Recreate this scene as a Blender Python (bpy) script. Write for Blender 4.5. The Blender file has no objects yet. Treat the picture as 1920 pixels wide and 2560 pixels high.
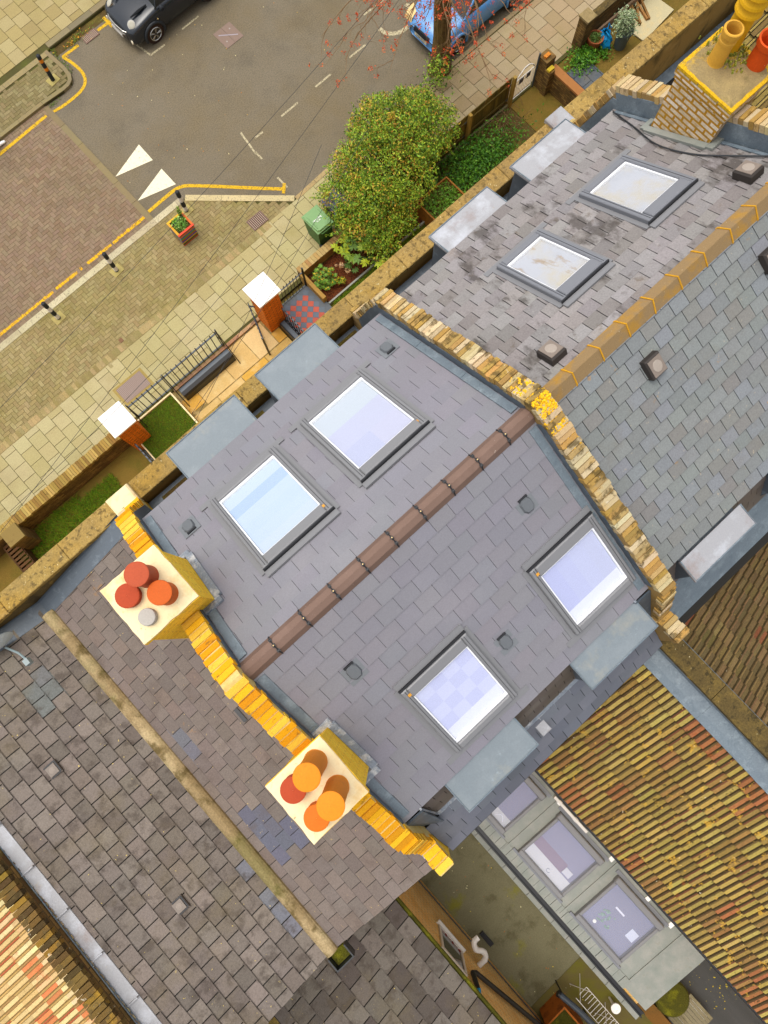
import bpy, math, random
from mathutils import Vector, Matrix, noise
random.seed(7)
sc = bpy.context.scene
# ---------------------------------------------------------------- camera, sky, sun, exposure
cam = bpy.data.cameras.new('camera'); camo = bpy.data.objects.new('camera', cam); sc.collection.objects.link(camo)
cam.sensor_fit = 'VERTICAL'; cam.sensor_height = 36; cam.lens = 25.256; cam.clip_end = 500
camo.location = (0, 0, 20); camo.rotation_euler = (0.15974, 0.01288, -0.74108); sc.camera = camo
world = bpy.data.worlds.new('World'); sc.world = world; world.use_nodes = True
wn = world.node_tree; bg = wn.nodes['Background']; sky = wn.nodes.new('ShaderNodeTexSky')
sky.sky_type = 'NISHITA'; sky.sun_disc = False; sky.sun_elevation = math.radians(76); sky.sun_rotation = math.radians(330)
sky.air_density = 1.0; sky.dust_density = 4.0; sky.ozone_density = 0.6
hs = wn.nodes.new('ShaderNodeHueSaturation'); hs.inputs['Saturation'].default_value = .26   # overcast: the blue is mostly gone
wn.links.new(sky.outputs[0], hs.inputs['Color']); wn.links.new(hs.outputs[0], bg.inputs[0]); bg.inputs[1].default_value = 0.15
sun = bpy.data.lights.new('sun', 'SUN'); suno = bpy.data.objects.new('sun', sun); sc.collection.objects.link(suno)
sun.energy = 0.8; sun.angle = math.radians(35); sun.color = (1, .93, .82)
_el, _az = math.radians(76), math.radians(330)
suno.rotation_euler = Vector((math.sin(_az)*math.cos(_el), math.cos(_az)*math.cos(_el), math.sin(_el))).to_track_quat('Z', 'Y').to_euler()
sc.view_settings.view_transform = 'Standard'; sc.view_settings.look = 'None'
sc.view_settings.exposure = 0.74; sc.view_settings.gamma = 1.0
# ---------------------------------------------------------------- colours and materials
def lin(c): return c/12.92 if c <= .04045 else ((c+.055)/1.055)**2.4
def H(h, k=.8):
    h = h.lstrip('#'); return tuple(lin(int(h[i:i+2], 16)/255)*k for i in (0, 2, 4))
def vary(c, a=.1, hue=.03):
    m = 1+random.uniform(-a, a); return tuple(max(.002, min(.95, x*m*(1+random.uniform(-hue, hue)))) for x in c)
class NT:
    def __init__(s, m): s.t = m.node_tree; s.pos = s.n('ShaderNodeNewGeometry').outputs['Position']
    def n(s, ty, **k):
        o = s.t.nodes.new(ty)
        for a, b in k.items(): setattr(o, a, b)
        return o
    def l(s, a, b): s.t.links.new(a, b)
    def noise(s, scale, detail=4, rough=.6, stretch=None, vec=None, dist=0):
        o = s.n('ShaderNodeTexNoise'); o.inputs['Scale'].default_value = scale; o.inputs['Detail'].default_value = detail
        o.inputs['Roughness'].default_value = rough; o.inputs['Distortion'].default_value = dist
        v = vec or s.pos
        if stretch:
            m = s.n('ShaderNodeMapping'); m.inputs['Scale'].default_value = stretch; s.l(v, m.inputs[0]); v = m.outputs[0]
        s.l(v, o.inputs['Vector']); return o.outputs['Fac']
    def ramp(s, v, lo, hi, a=0., b=1.):
        o = s.n('ShaderNodeMapRange'); o.inputs[1].default_value = lo; o.inputs[2].default_value = hi
        o.inputs[3].default_value = a; o.inputs[4].default_value = b; s.l(v, o.inputs[0]); return o.outputs[0]
    def mix(s, f, a, b, mode='MIX'):
        o = s.n('ShaderNodeMix', data_type='RGBA', blend_type=mode)
        for v, i in ((f, 0), (a, 6), (b, 7)):
            if isinstance(v, (int, float)): o.inputs[i].default_value = v
            elif isinstance(v, tuple): o.inputs[i].default_value = (*v[:3], 1)
            else: s.l(v, o.inputs[i])
        return o.outputs[2]
    def math(s, op, a, b=0.):
        o = s.n('ShaderNodeMath', operation=op)
        for v, i in ((a, 0), (b, 1)):
            if isinstance(v, (int, float)): o.inputs[i].default_value = v
            else: s.l(v, o.inputs[i])
        return o.outputs[0]
# layers: (colour, scale, lo, hi, strength[, stretch])
def mat(name, base=None, rough=.8, grain=(60, .12), layers=(), bump=(40, .2, .01), metal=0., spec=.3, brick=None, alpha=None, detail=5, post=None):
    m = bpy.data.materials.new(name); m.use_nodes = True; N = NT(m); b = N.t.nodes['Principled BSDF']
    if base is None:
        a = N.n('ShaderNodeAttribute', attribute_name='Col'); c = a.outputs['Color']
    else: c = base
    hgt = None
    if brick:   # brick courses on any upright wall: u = x+y, v = z
        bw, bh, mo, mcol, c2 = brick
        sp = N.n('ShaderNodeSeparateXYZ'); N.l(N.pos, sp.inputs[0]); u = N.math('ADD', sp.outputs[0], sp.outputs[1])
        cb = N.n('ShaderNodeCombineXYZ'); N.l(u, cb.inputs[0]); N.l(sp.outputs[2], cb.inputs[1])
        t = N.n('ShaderNodeTexBrick'); N.l(cb.outputs[0], t.inputs['Vector']); t.inputs['Scale'].default_value = 1
        t.inputs['Brick Width'].default_value = bw; t.inputs['Row Height'].default_value = bh; t.inputs['Mortar Size'].default_value = mo
        t.inputs['Color1'].default_value = (*base, 1); t.inputs['Color2'].default_value = (*c2, 1); t.inputs['Mortar'].default_value = (*mcol, 1)
        t.inputs['Bias'].default_value = 0.; t.inputs['Mortar Smooth'].default_value = .2
        c = t.outputs['Color']; hgt = t.outputs['Fac']
    for L in layers:
        st = L[5] if len(L) > 5 else None
        f = N.ramp(N.noise(L[1], detail, .65, st), L[2], L[3], 0, L[4]); c = N.mix(f, c, tuple(L[0]))
    if grain:
        g = N.ramp(N.noise(grain[0], 3, .7), .25, .75, 1-grain[1], 1+grain[1])
        cc = N.n('ShaderNodeVectorMath', operation='SCALE')
        if isinstance(c, tuple): cc.inputs[0].default_value = c
        else: N.l(c, cc.inputs[0])
        N.l(g, cc.inputs['Scale']); c = cc.outputs[0]
    if isinstance(c, tuple): b.inputs['Base Color'].default_value = (*c, 1)
    else: N.l(c, b.inputs['Base Color'])
    b.inputs['Roughness'].default_value = rough; b.inputs['Metallic'].default_value = metal; b.inputs['Specular IOR Level'].default_value = spec
    if bump:
        bp = N.n('ShaderNodeBump'); bp.inputs['Strength'].default_value = bump[1]; bp.inputs['Distance'].default_value = bump[2]
        h = N.noise(bump[0], 4, .6)
        if hgt is not None: h = N.math('SUBTRACT', N.math('MULTIPLY', h, .4), hgt)
        N.l(h, bp.inputs['Height']); N.l(bp.outputs[0], b.inputs['Normal'])
    if alpha:   # worn paint: gaps where noise is high
        f = N.ramp(N.noise(alpha[0], 6, .75), alpha[1], alpha[2], 1, 0)
        if len(alpha) > 3:
            f2 = N.ramp(N.noise(alpha[3], 2, .5), alpha[4], alpha[5], 1, 0); f = N.math('MULTIPLY', f, f2)
        N.l(f, b.inputs['Alpha'])
    return m
GRN = H('5a6a10'); MOSS = H('6b6a14'); LICH = H('d8a820')
M = {}
M['asphalt'] = mat('asphalt', H('776c58'), .9, (26, .36), [(H('7c7260'), 1.1, .4, .75, .8), (H('585246'), .6, .5, .75, .6), (H('786848'), .35, .45, .7, .6), (H('a39a83'), 30, .68, .74, .5), (H('423c30'), 9, .64, .72, .4)], (160, .5, .01))
M['paver'] = mat('paver', None, .9, (28, .22), [(H('6e5c4c'), .7, .5, .8, .45), (H('7a6f50'), .35, .5, .75, .4)], (90, .4, .006))
M['paver_green'] = mat('paver_green', None, .9, (28, .26), [(H('77701f'), .5, .5, .75, .5), (H('6c6038'), .9, .5, .8, .5), (H('c8c09a'), 16, .66, .70, .7), (H('b6a878'), 5, .62, .7, .45)], (90, .4, .006))
M['slab'] = mat('slab', None, .88, (30, .18), [(H('938058'), .8, .5, .8, .5), (H('8b7f3c'), .45, .52, .75, .45), (H('77683f'), 6, .62, .75, .3)], (90, .3, .004))
M['joint'] = mat('joint', H('4f4a24'), .95, (60, .3), [(H('5c6020'), 1.3, .5, .7, .7)])
M['kerb'] = mat('kerb', None, .85, (80, .2), [(H('77705e'), 30, .55, .62, .8), (H('8d7f50'), 1.2, .5, .8, .5)], (70, .4, .006))
M['yellow_paint'] = mat('yellow_paint', H('dcae14'), .75, (60, .12), [(H('a98a28'), 8, .5, .75, .5)], None, alpha=(22, .52, .64))
M['yellow_worn'] = mat('yellow_worn', H('d9a400', .9), .75, (60, .12), [], None, alpha=(16, .54, .62))
M['white_paint'] = mat('white_paint', H('e8dfbe', .9), .75, (70, .08), [(H('b8a985'), 10, .55, .8, .5)], None, alpha=(16, .58, .66))
M['faded_paint'] = mat('faded_paint', H('c2b591', .8), .8, (70, .1), [], None, alpha=(20, .48, .66))
M['soil'] = mat('soil', H('5c4a24'), .95, (60, .4), [(H('6b6a1a'), 1.5, .45, .65, .7), (H('7b6436'), 3, .55, .7, .7)], (40, .8, .03))
M['mulch'] = mat('mulch', H('6a3515'), .95, (35, .7), [(H('9a5a2a'), 30, .55, .65, .8), (H('3a1c08'), 22, .5, .6, .7)], (35, 1, .04))
M['grassbase'] = mat('grassbase', H('4c5a08'), .95, (60, .4), [(H('6a5210'), 3, .5, .7, .7)], (50, 1, .03))
M['grass'] = mat('grass', None, .85, None, [], None)
M['leaf'] = mat('leaf', None, .6, None, [], None, spec=.35)
M['gravelsoil'] = mat('gravelsoil', H('7a6226'), .95, (90, .4), [(H('5f5a18'), 1.6, .45, .7, .7)], (80, .7, .015))
M['sandstone'] = mat('sandstone', None, .8, (30, .14), [(H('c89030'), 1.6, .55, .75, .5), (H('e0c890'), 3.2, .5, .7, .6)], (40, .2, .004))
M['slate_new'] = mat('slate_new', None, .55, (60, .10), [(H('a09ca0'), .8, .5, .8, .35), (H('8d8684'), 14, .68, .74, .25)], (120, .25, .002), spec=.4)
M['slate_old'] = mat('slate_old', None, .62, (45, .2), [(H('403832'), 2.0, .55, .64, .72, (1.3, .6, 1)), (H('544a42'), 5, .60, .68, .5), (H('b0aaa6'), 6, .66, .72, .35), (H('8f7c62'), 2.5, .6, .75, .35)], (70, .4, .004))
M['slate_grey'] = mat('slate_grey', None, .6, (45, .18), [(H('7b7568'), 1.6, .56, .7, .35), (H('b8a890'), 13, 0.655, 0.695, .6), (H('b8862c'), 4.5, 0.675, 0.715, .5)], (70, .35, .004))
M['slate_brown'] = mat('slate_brown', None, .75, (45, .2), [(H('61534a'), 2.2, .52, .68, .5), (H('b07c34'), 2.6, .66, .74, .5), (H('e0c070'), 17, 0.675, 0.705, .8)], (70, .4, .004))
M['slate_dirty'] = mat('slate_dirty', None, .8, (40, .22), [(H('463c34'), 4.5, .50, .64, .6), (H('756743'), .9, .5, .7, .35), (H('ecd070'), 15, 0.690, 0.705, .9)], (60, .5, .006))
M['under'] = mat('under', H('2c2a26'), .95, None, [], None)
M['lead'] = mat('lead', H('707d86'), .5, (40, .14), [(H('98a4aa'), 5, .5, .7, .6), (H('56646e'), 8, .55, .68, .6), (H('67727c'), 1.6, .45, .7, .6), (H('c9c2ae'), 2.2, .66, .8, .5)], (12, .15, .01), spec=.5)
M['lead_new'] = mat('lead_new', H('7c868c'), .5, (50, .08), [(H('90989c'), 3, .45, .75, .6), (H('a39f90'), 1.6, .56, .68, .6), (H('a8b4b8'), 9, .64, .72, .4)], (20, .1, .004), spec=.4)
M['lead_old'] = mat('lead_old', H('a5a5a8'), .55, (70, .1), [(H('c9ccd4'), 3, .5, .7, .7), (H('8f7a72'), 2.2, .56, .7, .6), (H('b09868'), 5, .64, .74, .5)], (12, .3, .012), spec=.5)
M['lead_dark'] = mat('lead_dark', H('56606a'), .5, (60, .1), [(H('8a97a0'), 6, .55, .75, .6)], (14, .3, .01), spec=.5)
M['lead_green'] = mat('lead_green', H('8f938b'), .55, (70, .1), [(H('a5a39b'), 4, .45, .7, .7), (H('6f7a72'), 1.4, .5, .7, .5), (H('77755f'), 8, .6, .7, .4)], (12, .2, .01), spec=.4)
M['lead_scuff'] = mat('lead_scuff', H('8a929c'), .5, (40, .15), [(H('d8d6d2'), 7, .5, .66, .8), (H('5c6068'), 11, .58, .68, .5)], (16, .9, .03), spec=.5)
M['coping'] = mat('coping', None, .9, (35, .3), [(H('a8822c'), 1.6, .5, .65, .5), (H('4c3c20'), 12, .54, .62, .7), (H('77602c'), 2.2, .56, .68, .6), (H('e6dcae'), 22, 0.655, 0.685, .8), (H('7d6a48'), 1, .5, .7, .5)], (40, .6, .01))
M['coping_moss'] = mat('coping_moss', H('5c4c28'), .9, (35, .4), [(H('7c6630'), 3, .5, .65, .7), (H('2c2614'), 8, .52, .62, .75), (H('d6a82c'), 4, .64, .7, .8), (H('f0e8c0'), 12, 0.685, 0.705, .9)], (40, .8, .015))
M['brickbit'] = mat('brickbit', None, .9, (80, .2), [(H('6a5028'), 9, .60, .68, .6)], (60, .6, .008))
M['brickbit_lich'] = mat('brickbit_lich', None, .9, (80, .2), [(H('5f4e2a'), 5, .53, .60, .8), (H('d8a42c'), 2.0, .6, .68, .35), (H('efe6cc'), 9, .66, .72, .6)], (50, .8, .012))
M['mortar_y'] = mat('mortar_y', H('a08250'), .95, (60, .2), [(H('a87e28'), 7, .5, .65, .6)], (50, .5, .01))
M['mortar_pale'] = mat('mortar_pale', H('f0d488', .7), .95, (40, .15), [(H('e0b040'), 5, .5, .65, .6)], (50, .5, .01))
M['brick_y'] = mat('brick_y', (.98, .66, .05), .9, (35, .2), [((.72, .42, .02), 5, .52, .64, .7, (1, 1, 7)), (H('e8d0a0'), 4, .66, .72, .5)], (50, .6, .01), brick=(.225, .075, .010, H('e8b43c', .95), (.93, .52, .02)))
M['brick_w'] = mat('brick_w', H('d8c4a4'), .9, (35, .25), [(H('c0922c'), 2.5, .5, .7, .7), (H('8a6c3c'), 9, .56, .66, .5)], (50, .6, .01), brick=(.235, .085, .018, H('c08a22'), H('efe0cc')))
M['brick_tan'] = mat('brick_tan', (.98, .70, .30), .9, (35, .2), [(H('c88a3c'), 1.2, .5, .75, .3)], (50, .6, .01), brick=(.225, .075, .009, (.55, .42, .22), (.92, .54, .16)))
M['brick_dark'] = mat('brick_dark', H('9a7840'), .9, (60, .25), [(H('4a3c1c'), 2, .45, .65, .7), (H('8d7f30'), 3, .6, .75, .5)], (50, .6, .01), brick=(.225, .075, .01, H('5c4a2a'), H('5e4020')))
M['brick_orange'] = mat('brick_orange', H('f08018', .98), .85, (60, .12), [], (50, .6, .01), brick=(.225, .075, .012, H('a06018'), H('d0680c', .95)))
M['render'] = mat('render', H('a5803e'), .9, (50, .15), [(H('5c4a20'), 2.2, .5, .64, .8, (1, 1, .5)), (H('c09a58'), 3, .55, .7, .6)], (30, .4, .01))
M['render_dark'] = mat('render_dark', H('6a5730'), .9, (35, .3), [(H('3c3018'), 2.2, .48, .62, .8, (1, 1, .5)), (H('b08c3c'), 4, .58, .68, .7)], (30, .4, .01))
M['lichen_edge'] = mat('lichen_edge', H('e0b018'), .95, (35, .3), [(H('a8924c'), 6, .55, .66, .7)], (40, .8, .02))
M['cream'] = mat('cream', H('f5e0b0', .85), .85, (50, .05), [(H('e8b45c'), 3.2, .50, .70, .55), (H('c08a40'), 9, .62, .72, .45), (H('8a6a3c'), 14, .67, .71, .6)], (30, .3, .006))
M['cement_lich'] = mat('cement_lich', H('98845a'), .95, (60, .22), [(H('b8a068'), 2.2, .5, .7, .7), (H('6a5c30'), 4, .54, .68, .6), (H('dcae1c'), 2.5, .62, .7, .7)], (30, .8, .02))
M['terracotta'] = mat('terracotta', None, .7, (50, .1), [(H('f4ece4'), 11, 0.710, 0.725, .9), (H('8a3510'), 4, .6, .8, .4)], (30, .2, .004))
M['white_stone'] = mat('white_stone', H('f4f2ee', .95), .7, (30, .03), [(H('e0ddd2'), 3, .55, .8, .5)], None)
M['frame_grey'] = mat('frame_grey', H('828284'), .45, (40, .03), [], None, spec=.5)
M['frame_dark'] = mat('frame_dark', H('7c7e84'), .45, None, [], None, spec=.5)
M['frame_black'] = mat('frame_black', H('2c2d30'), .5, None, [], None, spec=.4)
M['ridge_brown'] = mat('ridge_brown', H('7f6659'), .7, (90, .1), [(H('93796c'), 2, .5, .75, .5), (H('e6dccb'), 28, 0.695, 0.725, .6)], (90, .2, .003))
M['ridge_tan'] = mat('ridge_tan', H('9a7f58'), .85, (70, .14), [(H('b8892c'), 2.6, .52, .66, .75), (H('e0d0a8'), 26, 0.675, 0.705, .7)], (60, .5, .006))
M['lichen_mortar'] = mat('lichen_mortar', H('d99f24'), .9, (60, .25), [], (50, .5, .01))
M['gutter_tan'] = mat('gutter_tan', H('96805a'), .85, (35, .3), [(H('c4ae84'), 1.6, .44, .62, .85), (H('5c4c22'), 3.4, .50, .62, .8), (H('66602a'), .8, .5, .6, .7)], (30, .3, .01))
M['tile'] = mat('tile', None, .9, (40, .28), [(H('c89c38'), 5, .60, .66, .75), (H('3c3414'), 11, .62, .67, .8), (H('f0e8d0'), 10, 0.700, 0.715, .9), (H('a04c1c'), 2.2, .62, .72, .45)], (50, .5, .008))
M['tile_dark'] = mat('tile_dark', None, .9, (40, .35), [(H('2f2c14'), 7, .6, .68, .7), (H('a8882c'), 6, .68, .72, .6), (H('f0e8d0'), 9, 0.710, 0.725, .9)], (50, .5, .008))
M['tile_pale'] = mat('tile_pale', None, .9, (60, .16), [(H('8a6a30'), 8, .60, .68, .5), (H('c0562a'), 3, .62, .7, .4), (H('fffdf0'), 9, 0.705, 0.725, .9)], (50, .5, .008))
M['black_iron'] = mat('black_iron', H('17171a'), .4, None, [], None, spec=.5)
M['slate_blue_iron'] = mat('slate_blue_iron', H('424c56'), .45, None, [], None, spec=.5)
M['black_plastic'] = mat('black_plastic', H('24272b'), .45, (40, .1), [], None, spec=.5)
M['blue_plastic'] = mat('blue_plastic', H('1496d8'), .4, (30, .1), [], (20, .6, .03))
M['white_plastic'] = mat('white_plastic', H('e2ded8', .9), .5, (30, .04), [], None)
M['green_bin'] = mat('green_bin', H('7da36a'), .5, (40, .05), [], None)
M['green_bin_dark'] = mat('green_bin_dark', H('47703a'), .55, (40, .08), [], None)
M['dark_bin'] = mat('dark_bin', H('6b6d7c'), .5, (40, .06), [], None)
M['timber'] = mat('timber', None, .85, (40, .25), [(H('4d431a'), 2, .5, .66, .5)], (40, .4, .006))
M['bark'] = mat('bark', H('7a6038'), .95, (30, .3), [(H('42331a'), 12, .45, .6, .7, (1, 1, .25)), (H('6e6a1c'), 2, .55, .7, .4)], (25, 1, .03))
M['twig'] = mat('twig', H('806444'), .8, (30, .2), [], None)
M['plain'] = mat('plain', None, .6, (50, .06), [], None)
M['carpaint'] = mat('carpaint', None, .22, None, [], None, spec=.6)
M['carglass'] = mat('carglass', H('1c2226'), .08, None, [], None, spec=.7)
M['chrome'] = mat('chrome', H('c8c4bc'), .25, None, [], None, metal=.9)
M['rubber'] = mat('rubber', H('3c2a20'), .85, (50, .2), [], None)
M['iron_plate'] = mat('iron_plate', H('8b7466'), .6, (200, .2), [], (60, 1, .01))
M['yard'] = mat('yard', H('807b5e', .8), .9, (35, .25), [(H('6e6a4e'), .7, .45, .7, .7), (H('8a8618'), .9, .60, .70, .75), (H('4e4828'), 1.6, .54, .66, .5), (H('a59d78'), 26, 0.675, 0.705, .7)], (80, .3, .006))
M['yard_dark'] = mat('yard_dark', H('6a5f34'), .9, (120, .2), [(H('6f6c18'), 1.4, .48, .64, .8)], (80, .3, .006))
M['patio_dark'] = mat('patio_dark', H('4a4a48'), .8, (90, .15), [(H('5c5c5c'), 1.5, .4, .7, .6, (1, .15, 1)), (H('c0b41c'), 14, 0.655, 0.685, .8)], (50, .4, .01))
M['mossy'] = mat('mossy', H('4c4a0c'), .95, (50, .4), [(H('7a7810'), 3, .5, .65, .8)], (30, .8, .03))
M['rust'] = mat('rust', H('b4641c'), .8, (40, .3), [(H('6a3a14'), 5, .5, .65, .7)], None)
M['drain'] = mat('drain', H('6b554a'), .7, (80, .2), [], None)
M['skin'] = mat('skin', H('c99a7c'), .6, None, [], None)
def glassmat(name, tint, haze):
    m = bpy.data.materials.new(name); m.use_nodes = True; N = NT(m); b = N.t.nodes['Principled BSDF']; out = N.t.nodes['Material Output']
    b.inputs['Base Color'].default_value = (*tint, 1); b.inputs['Roughness'].default_value = .05
    tr = N.n('ShaderNodeBsdfTransparent'); tr.inputs[0].default_value = (.97, .98, 1, 1)
    mx = N.n('ShaderNodeMixShader'); mx.inputs[0].default_value = haze
    N.l(tr.outputs[0], mx.inputs[1]); N.l(b.outputs[0], mx.inputs[2]); N.l(mx.outputs[0], out.inputs[0]); return m
M['glass'] = glassmat('glass', (.78, .83, .95), .12)
M['dirty_pane'] = mat('dirty_pane', H('d0d0d2', .6), .15, (40, .04), [(H('d8c8a0', .6), 1.6, .42, .6, .8), (H('b08a3c', .6), 3.5, .57, .64, .8, (1, .35, .35)), (H('c4c8cc', .5), 1.1, .5, .7, .6)], None, spec=.6)
# ---------------------------------------------------------------- mesh helpers
W1 = (1, 1, 1)
class MB:
    def __init__(s, xf=None): s.v = []; s.f = []; s.c = []; s.xf = xf; s.smooth = False
    def add(s, pts):
        i = len(s.v)
        s.v += [tuple(s.xf(*p)) if s.xf else tuple(p) for p in pts]; return i
    def poly(s, pts, col=W1):
        i = s.add(pts); s.f.append(tuple(range(i, i+len(pts)))); s.c.append(col)
    def faces(s, pts, fs, col=W1):
        i = s.add(pts)
        for f in fs: s.f.append(tuple(i+k for k in f)); s.c.append(col)
    def hexa(s, p, col=W1):
        s.faces(p, [(3, 2, 1, 0), (4, 5, 6, 7), (0, 1, 5, 4), (1, 2, 6, 5), (2, 3, 7, 6), (3, 0, 4, 7)], col)
    def box(s, x0, x1, y0, y1, z0, z1, col=W1, ch=0):
        if x0 > x1: x0, x1 = x1, x0
        if y0 > y1: y0, y1 = y1, y0
        if not ch: s.hexa([(x0, y0, z0), (x1, y0, z0), (x1, y1, z0), (x0, y1, z0), (x0, y0, z1), (x1, y0, z1), (x1, y1, z1), (x0, y1, z1)], col); return
        a = ch; lo = [(x0, y0), (x1, y0), (x1, y1), (x0, y1)]; hi = [(x0+a, y0+a), (x1-a, y0+a), (x1-a, y1-a), (x0+a, y1-a)]
        pts = [(*p, z0) for p in lo]+[(*p, z1-a) for p in lo]+[(*p, z1) for p in hi]
        fs = [(3, 2, 1, 0), (8, 9, 10, 11)]
        for k in range(4):
            n = (k+1) % 4; fs += [(k, n, 4+n, 4+k), (4+k, 4+n, 8+n, 8+k)]
        s.faces(pts, fs, col)
    def rbox(s, cx, cy, w, d, z0, z1, ang, col=W1, top=1.):
        c, q = math.cos(ang), math.sin(ang); P = []
        for z, k in ((z0, 1), (z1, top)):
            for a, b in ((-1, -1), (1, -1), (1, 1), (-1, 1)):
                x, y = a*w/2*k, b*d/2*k; P.append((cx+x*c-y*q, cy+x*q+y*c, z))
        s.hexa(P, col)
    def prism(s, xy, z0, z1, col=W1, sidecol=None):
        n = len(xy); i = s.add([(*p, z0) for p in xy]+[(*p, z1) for p in xy])
        s.f.append(tuple(i+k for k in reversed(range(n)))); s.c.append(col); s.f.append(tuple(i+n+k for k in range(n))); s.c.append(col)
        for k in range(n): s.f.append((i+k, i+(k+1) % n, i+n+(k+1) % n, i+n+k)); s.c.append(sidecol or col)
    def extr_x(s, yz, x0, x1, col=W1):
        n = len(yz); i = s.add([(x0, *p) for p in yz]+[(x1, *p) for p in yz])
        s.f.append(tuple(i+k for k in range(n))); s.c.append(col); s.f.append(tuple(i+n+k for k in reversed(range(n)))); s.c.append(col)
        for k in range(n): s.f.append((i+k, i+n+k, i+n+(k+1) % n, i+(k+1) % n)); s.c.append(col)
    def extr_y(s, xz, y0, y1, col=W1):
        n = len(xz); i = s.add([(p[0], y0, p[1]) for p in xz]+[(p[0], y1, p[1]) for p in xz])
        s.f.append(tuple(i+k for k in range(n))); s.c.append(col); s.f.append(tuple(i+n+k for k in reversed(range(n)))); s.c.append(col)
        for k in range(n): s.f.append((i+k, i+n+k, i+n+(k+1) % n, i+(k+1) % n)); s.c.append(col)
    def tube(s, path, r, n=8, col=W1, caps=True, sq=1.):
        path = [Vector(p) for p in path]; rs = r if isinstance(r, (list, tuple)) else [r]*len(path); rings = []
        prev = None
        for k, p in enumerate(path):
            t = (path[min(k+1, len(path)-1)]-path[max(k-1, 0)])
            t = t.normalized() if t.length > 1e-9 else Vector((0, 0, 1))
            if prev is None: a = t.orthogonal().normalized()
            else:
                a = prev-t*prev.dot(t); a = a.normalized() if a.length > 1e-6 else t.orthogonal().normalized()
            prev = a; b = t.cross(a)
            rings.append(s.add([p+(a*math.cos(2*math.pi*j/n)+b*math.sin(2*math.pi*j/n)*sq)*rs[k] for j in range(n)]))
        for k in range(len(rings)-1):
            for j in range(n):
                s.f.append((rings[k]+j, rings[k]+(j+1) % n, rings[k+1]+(j+1) % n, rings[k+1]+j)); s.c.append(col)
        if caps:
            s.f.append(tuple(rings[0]+j for j in reversed(range(n)))); s.c.append(col)
            s.f.append(tuple(rings[-1]+j for j in range(n))); s.c.append(col)
    def lathe(s, x, y, prof, n=20, col=W1, ang=0., cols=None):
        rings = [s.add([(x+r*math.cos(2*math.pi*j/n+ang), y+r*math.sin(2*math.pi*j/n+ang), z) for j in range(n)]) for r, z in prof]
        for k in range(len(rings)-1):
            for j in range(n):
                s.f.append((rings[k]+j, rings[k]+(j+1) % n, rings[k+1]+(j+1) % n, rings[k+1]+j)); s.c.append(cols[k] if cols else col)
        for q in (0, -1):
            if prof[q][0] > 0.003: s.f.append(tuple(rings[q]+j for j in range(n))); s.c.append(cols[q] if cols else col)
    def build(s, name, m, parent=None, smooth=False):
        me = bpy.data.meshes.new(name); off = (0, 0, 0)
        if parent is not None: off = ORG.get(parent.name, (0, 0, 0))
        me.from_pydata([(a-off[0], b-off[1], c-off[2]) for a, b, c in s.v], [], s.f)
        ca = me.color_attributes.new('Col', 'FLOAT_COLOR', 'CORNER'); buf = []
        for f, c in zip(s.f, s.c):
            t = (c[0], c[1], c[2], 1.); buf += t*len(f)
        ca.data.foreach_set('color', buf)
        if smooth: me.polygons.foreach_set('use_smooth', [True]*len(me.polygons))
        me.materials.append(M[m] if isinstance(m, str) else m); me.update()
        o = bpy.data.objects.new(name, me); sc.collection.objects.link(o)
        if parent is not None: o.parent = parent; ORG[o.name] = off
        return o
ORG = {}
def thing(name, label, cat, loc=(0, 0, 0), group=None):
    o = bpy.data.objects.new(name, None); sc.collection.objects.link(o); o.location = loc; o.empty_display_size = .2
    o['label'] = label; o['category'] = cat; ORG[o.name] = tuple(loc)
    if group: o['group'] = group
    return o
def tag(o, label, cat, group=None):
    o['label'] = label; o['category'] = cat
    if group: o['group'] = group
    return o
def struct(o, kind='structure'): o['kind'] = kind; return o
def dup(root, loc, label):
    r = root.copy(); sc.collection.objects.link(r); r.location = loc; r['label'] = label
    for ch in root.children:
        c = ch.copy(); sc.collection.objects.link(c); c.parent = r
        for g in ch.children:
            d = g.copy(); sc.collection.objects.link(d); d.parent = c
    return r
def R_(a, b): return random.uniform(a, b)
def text(name, body, size, loc, rotm, mt, parent, depth=.002, font_sx=1.):
    cu = bpy.data.curves.new(name, 'FONT'); cu.body = body; cu.size = size; cu.extrude = depth; cu.align_x = 'CENTER'; cu.align_y = 'CENTER'
    t = bpy.data.objects.new(name+'_t', cu); sc.collection.objects.link(t)
    me = bpy.data.meshes.new_from_object(t.evaluated_get(bpy.context.evaluated_depsgraph_get())); bpy.data.objects.remove(t)
    off = ORG.get(parent.name, (0, 0, 0)); mm = Matrix.Translation(Vector(loc)-Vector(off)) @ rotm.to_4x4() @ Matrix.Diagonal((font_sx, 1, 1, 1))
    me.transform(mm); me.materials.clear(); me.materials.append(M[mt]); o = bpy.data.objects.new(name, me); sc.collection.objects.link(o)
    o.parent = parent; return o
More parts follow.
